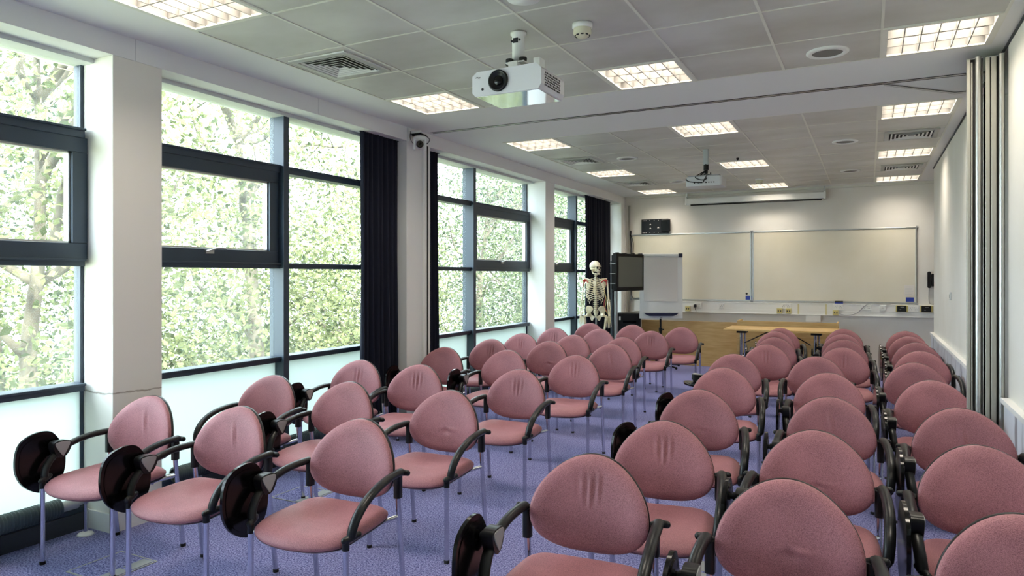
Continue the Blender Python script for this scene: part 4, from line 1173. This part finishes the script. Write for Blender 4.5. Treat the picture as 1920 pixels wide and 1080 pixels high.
def trunk_mesh(seed, h, r, lean=.3, nb=11):
    rnd = random.Random(seed); m = MB()
    P = [(0, 0, 0)]
    for i in range(1, 8): P.append((P[-1][0] + rnd.uniform(-.12, .2) * lean * 2, P[-1][1] + rnd.uniform(-.2, .2) * lean * 2, h * i / 7))
    P = curve_pts(P, 4); m.tube(P, [r * (1 - .8 * i / (len(P) - 1)) for i in range(len(P))], 10)
    for k in range(nb):
        i = rnd.randint(len(P) // 3, len(P) - 3); b = Vector(P[i]); a = rnd.uniform(0, 2 * PI); l = rnd.uniform(1.2, 2.8)
        Q = [b]
        for j in range(1, 5): Q.append(b + Vector((cos(a) * l * j / 4, sin(a) * l * j / 4, l * .75 * (j / 4) ** .8 * rnd.uniform(.6, 1.2))) + Vector((rnd.gauss(0, .08), rnd.gauss(0, .08), rnd.gauss(0, .08))))
        Q = curve_pts(Q, 3); r0 = r * rnd.uniform(.25, .45); m.tube(Q, [r0 * (1 - .85 * j / (len(Q) - 1)) for j in range(len(Q))], 7)
        for _ in range(4):
            c = Vector(Q[rnd.randint(4, len(Q) - 1)]); d = Vector((rnd.gauss(0, 1), rnd.gauss(0, 1), rnd.gauss(.3, .6))).normalized() * rnd.uniform(.4, .9)
            m.tube([c, c + d * .5 + Vector((0, 0, .05)), c + d], [.014, .010, .004], 5)
    return m.mesh('trunk', 'bark')
FOL = {'a': leaf_mesh('foliage', 'leaf_a', 36000, 2.5, 3.8, 1, .078), 'b': leaf_mesh('foliage', 'leaf_b', 40000, 2.6, 4.4, 2, .08), 'c': leaf_mesh('foliage', 'leaf_a', 20000, 2.0, 1.7, 3, .08, .1), 'd': leaf_mesh('foliage', 'leaf_b', 24000, 3.0, 2.0, 4, .085, .1)}
TRK = [trunk_mesh(5, 8.0, .16), trunk_mesh(6, 9.0, .19, .5), trunk_mesh(7, 8.5, .14, .2)]
TREES = [  # x, y, crown z, foliage, trunk, turn, label
 (-8.6, 4.3, .9, 'a', 0, 0.3, 'yellow-green tree outside nearest window, closest to the glass'),
 (-8.8, 8.3, .6, 'a', 1, 2.0, 'yellow-green tree outside second window, left of the mullion'),
 (-9.8, 12.2, -1.1, 'a', 2, 4.0, 'yellow-green tree outside second window, right of the mullion'),
 (-9.4, 16.4, 1.0, 'b', 0, 1.0, 'dense green tree left of mullion in window beyond post'),
 (-9.4, 20.6, 1.2, 'b', 1, 2.6, 'dense green tree right of mullion in window beyond post'),
 (-10.2, 25.5, 1.0, 'b', 2, 5.0, 'green tree outside the far window'),
 (-9.4, 32.0, 1.0, 'b', 2, 1.4, 'green tree farthest along, beyond the skeleton window'),
 (-13.4, 6.8, .2, 'b', 1, 3.0, 'green tree behind the nearest one, seen at first window'),
 (-13.6, 12.6, -1.6, 'b', 2, 0.8, 'green tree standing further back beyond second window'),
 (-14.0, 19.0, .6, 'a', 0, 3.6, 'pale tree standing back behind the dense green pair'),
 (-13.0, 26.0, .4, 'a', 1, 4.4, 'pale tree standing back beyond the far window'),
]
for x, y, z, f, k, a, l in TREES:
    t = thing('tree', l, 'tree', (x, y, -4.0), a, 'trees outside the windows')
    link('trunk', TRK[k], t); link('foliage', FOL[f], t, (.2, 0, z + 4.0 + .9))
SHRUBS = [(-7.6, 3.2, -1.3, 'c'), (-7.8, 6.4, -1.4, 'c'), (-8.0, 9.6, -1.3, 'c'), (-8.2, 12.8, -1.6, 'c'), (-8.4, 17.0, -1.2, 'd'), (-8.4, 22.0, -1.2, 'd'), (-8.6, 28.0, -1.2, 'd'), (-12.0, 9.0, -1.3, 'd'), (-12.4, 14.5, -1.5, 'd')]
SL = ['shrub crown low in nearest window, left part', 'shrub crown low in nearest window, beside pillar', 'shrub crown low in second window, left of mullion', 'shrub crown low in second window, right of mullion', 'dark shrub low in window beyond post, left part', 'dark shrub low in window beyond post, right part', 'dark shrub low in far window', 'large shrub behind low shrubs of first windows', 'large shrub standing back below second window']
for (x, y, z, f), l in zip(SHRUBS, SL):
    t = thing('shrub', l, 'shrub', (x, y, -4.0), x * 3 + y, 'shrubs below the windows')
    m = MB(); P = curve_pts([(0, 0, 0), (.1, .1, 1.2), (-.1, .2, 2.6)], 4); m.tube(P, [.09 * (1 - .6 * i / (len(P) - 1)) for i in range(len(P))], 8)
    m.build('stem', 'bark', t); link('foliage', FOL[f], t, (0, 0, z + 4.0))

# ------------------------------------------------------------------ daylight, camera, view
w = bpy.data.worlds.new('sky'); S.world = w; w.use_nodes = True
bg = w.node_tree.nodes['Background']; bg.inputs['Color'].default_value = (.80, .92, 1.04, 1); bg.inputs['Strength'].default_value = 3.6
sd = bpy.data.lights.new('sun', 'SUN'); sd.energy = 6.0; sd.angle = rad(2.0); sd.color = (1.0, .95, .86)
so = bpy.data.objects.new('sun', sd); COL.objects.link(so)
so.rotation_euler = Vector((-.62, .28, -.74)).to_track_quat('-Z', 'Y').to_euler()
cd = bpy.data.cameras.new('camera'); cam = bpy.data.objects.new('camera', cd); COL.objects.link(cam)
cam.location = (0, 0, 1.52); cam.rotation_euler = (rad(90), 0, rad(27.077))
cd.sensor_width = 36; cd.lens = 1310.13 / 1920 * 36; cd.shift_y = -22.83 / 1920; cd.clip_start = .05; cd.clip_end = 200
S.camera = cam
S.view_settings.view_transform = 'Standard'; S.view_settings.look = 'None'; S.view_settings.gamma = 1.0
S.view_settings.use_curve_mapping = False; S.view_settings.exposure = 1.9
cy = S.cycles
cy.max_bounces = 9; cy.diffuse_bounces = 5; cy.glossy_bounces = 4; cy.transmission_bounces = 6; cy.transparent_max_bounces = 12
cy.sample_clamp_indirect = 6.0; cy.use_denoising = True; cy.caustics_reflective = False; cy.caustics_refractive = False
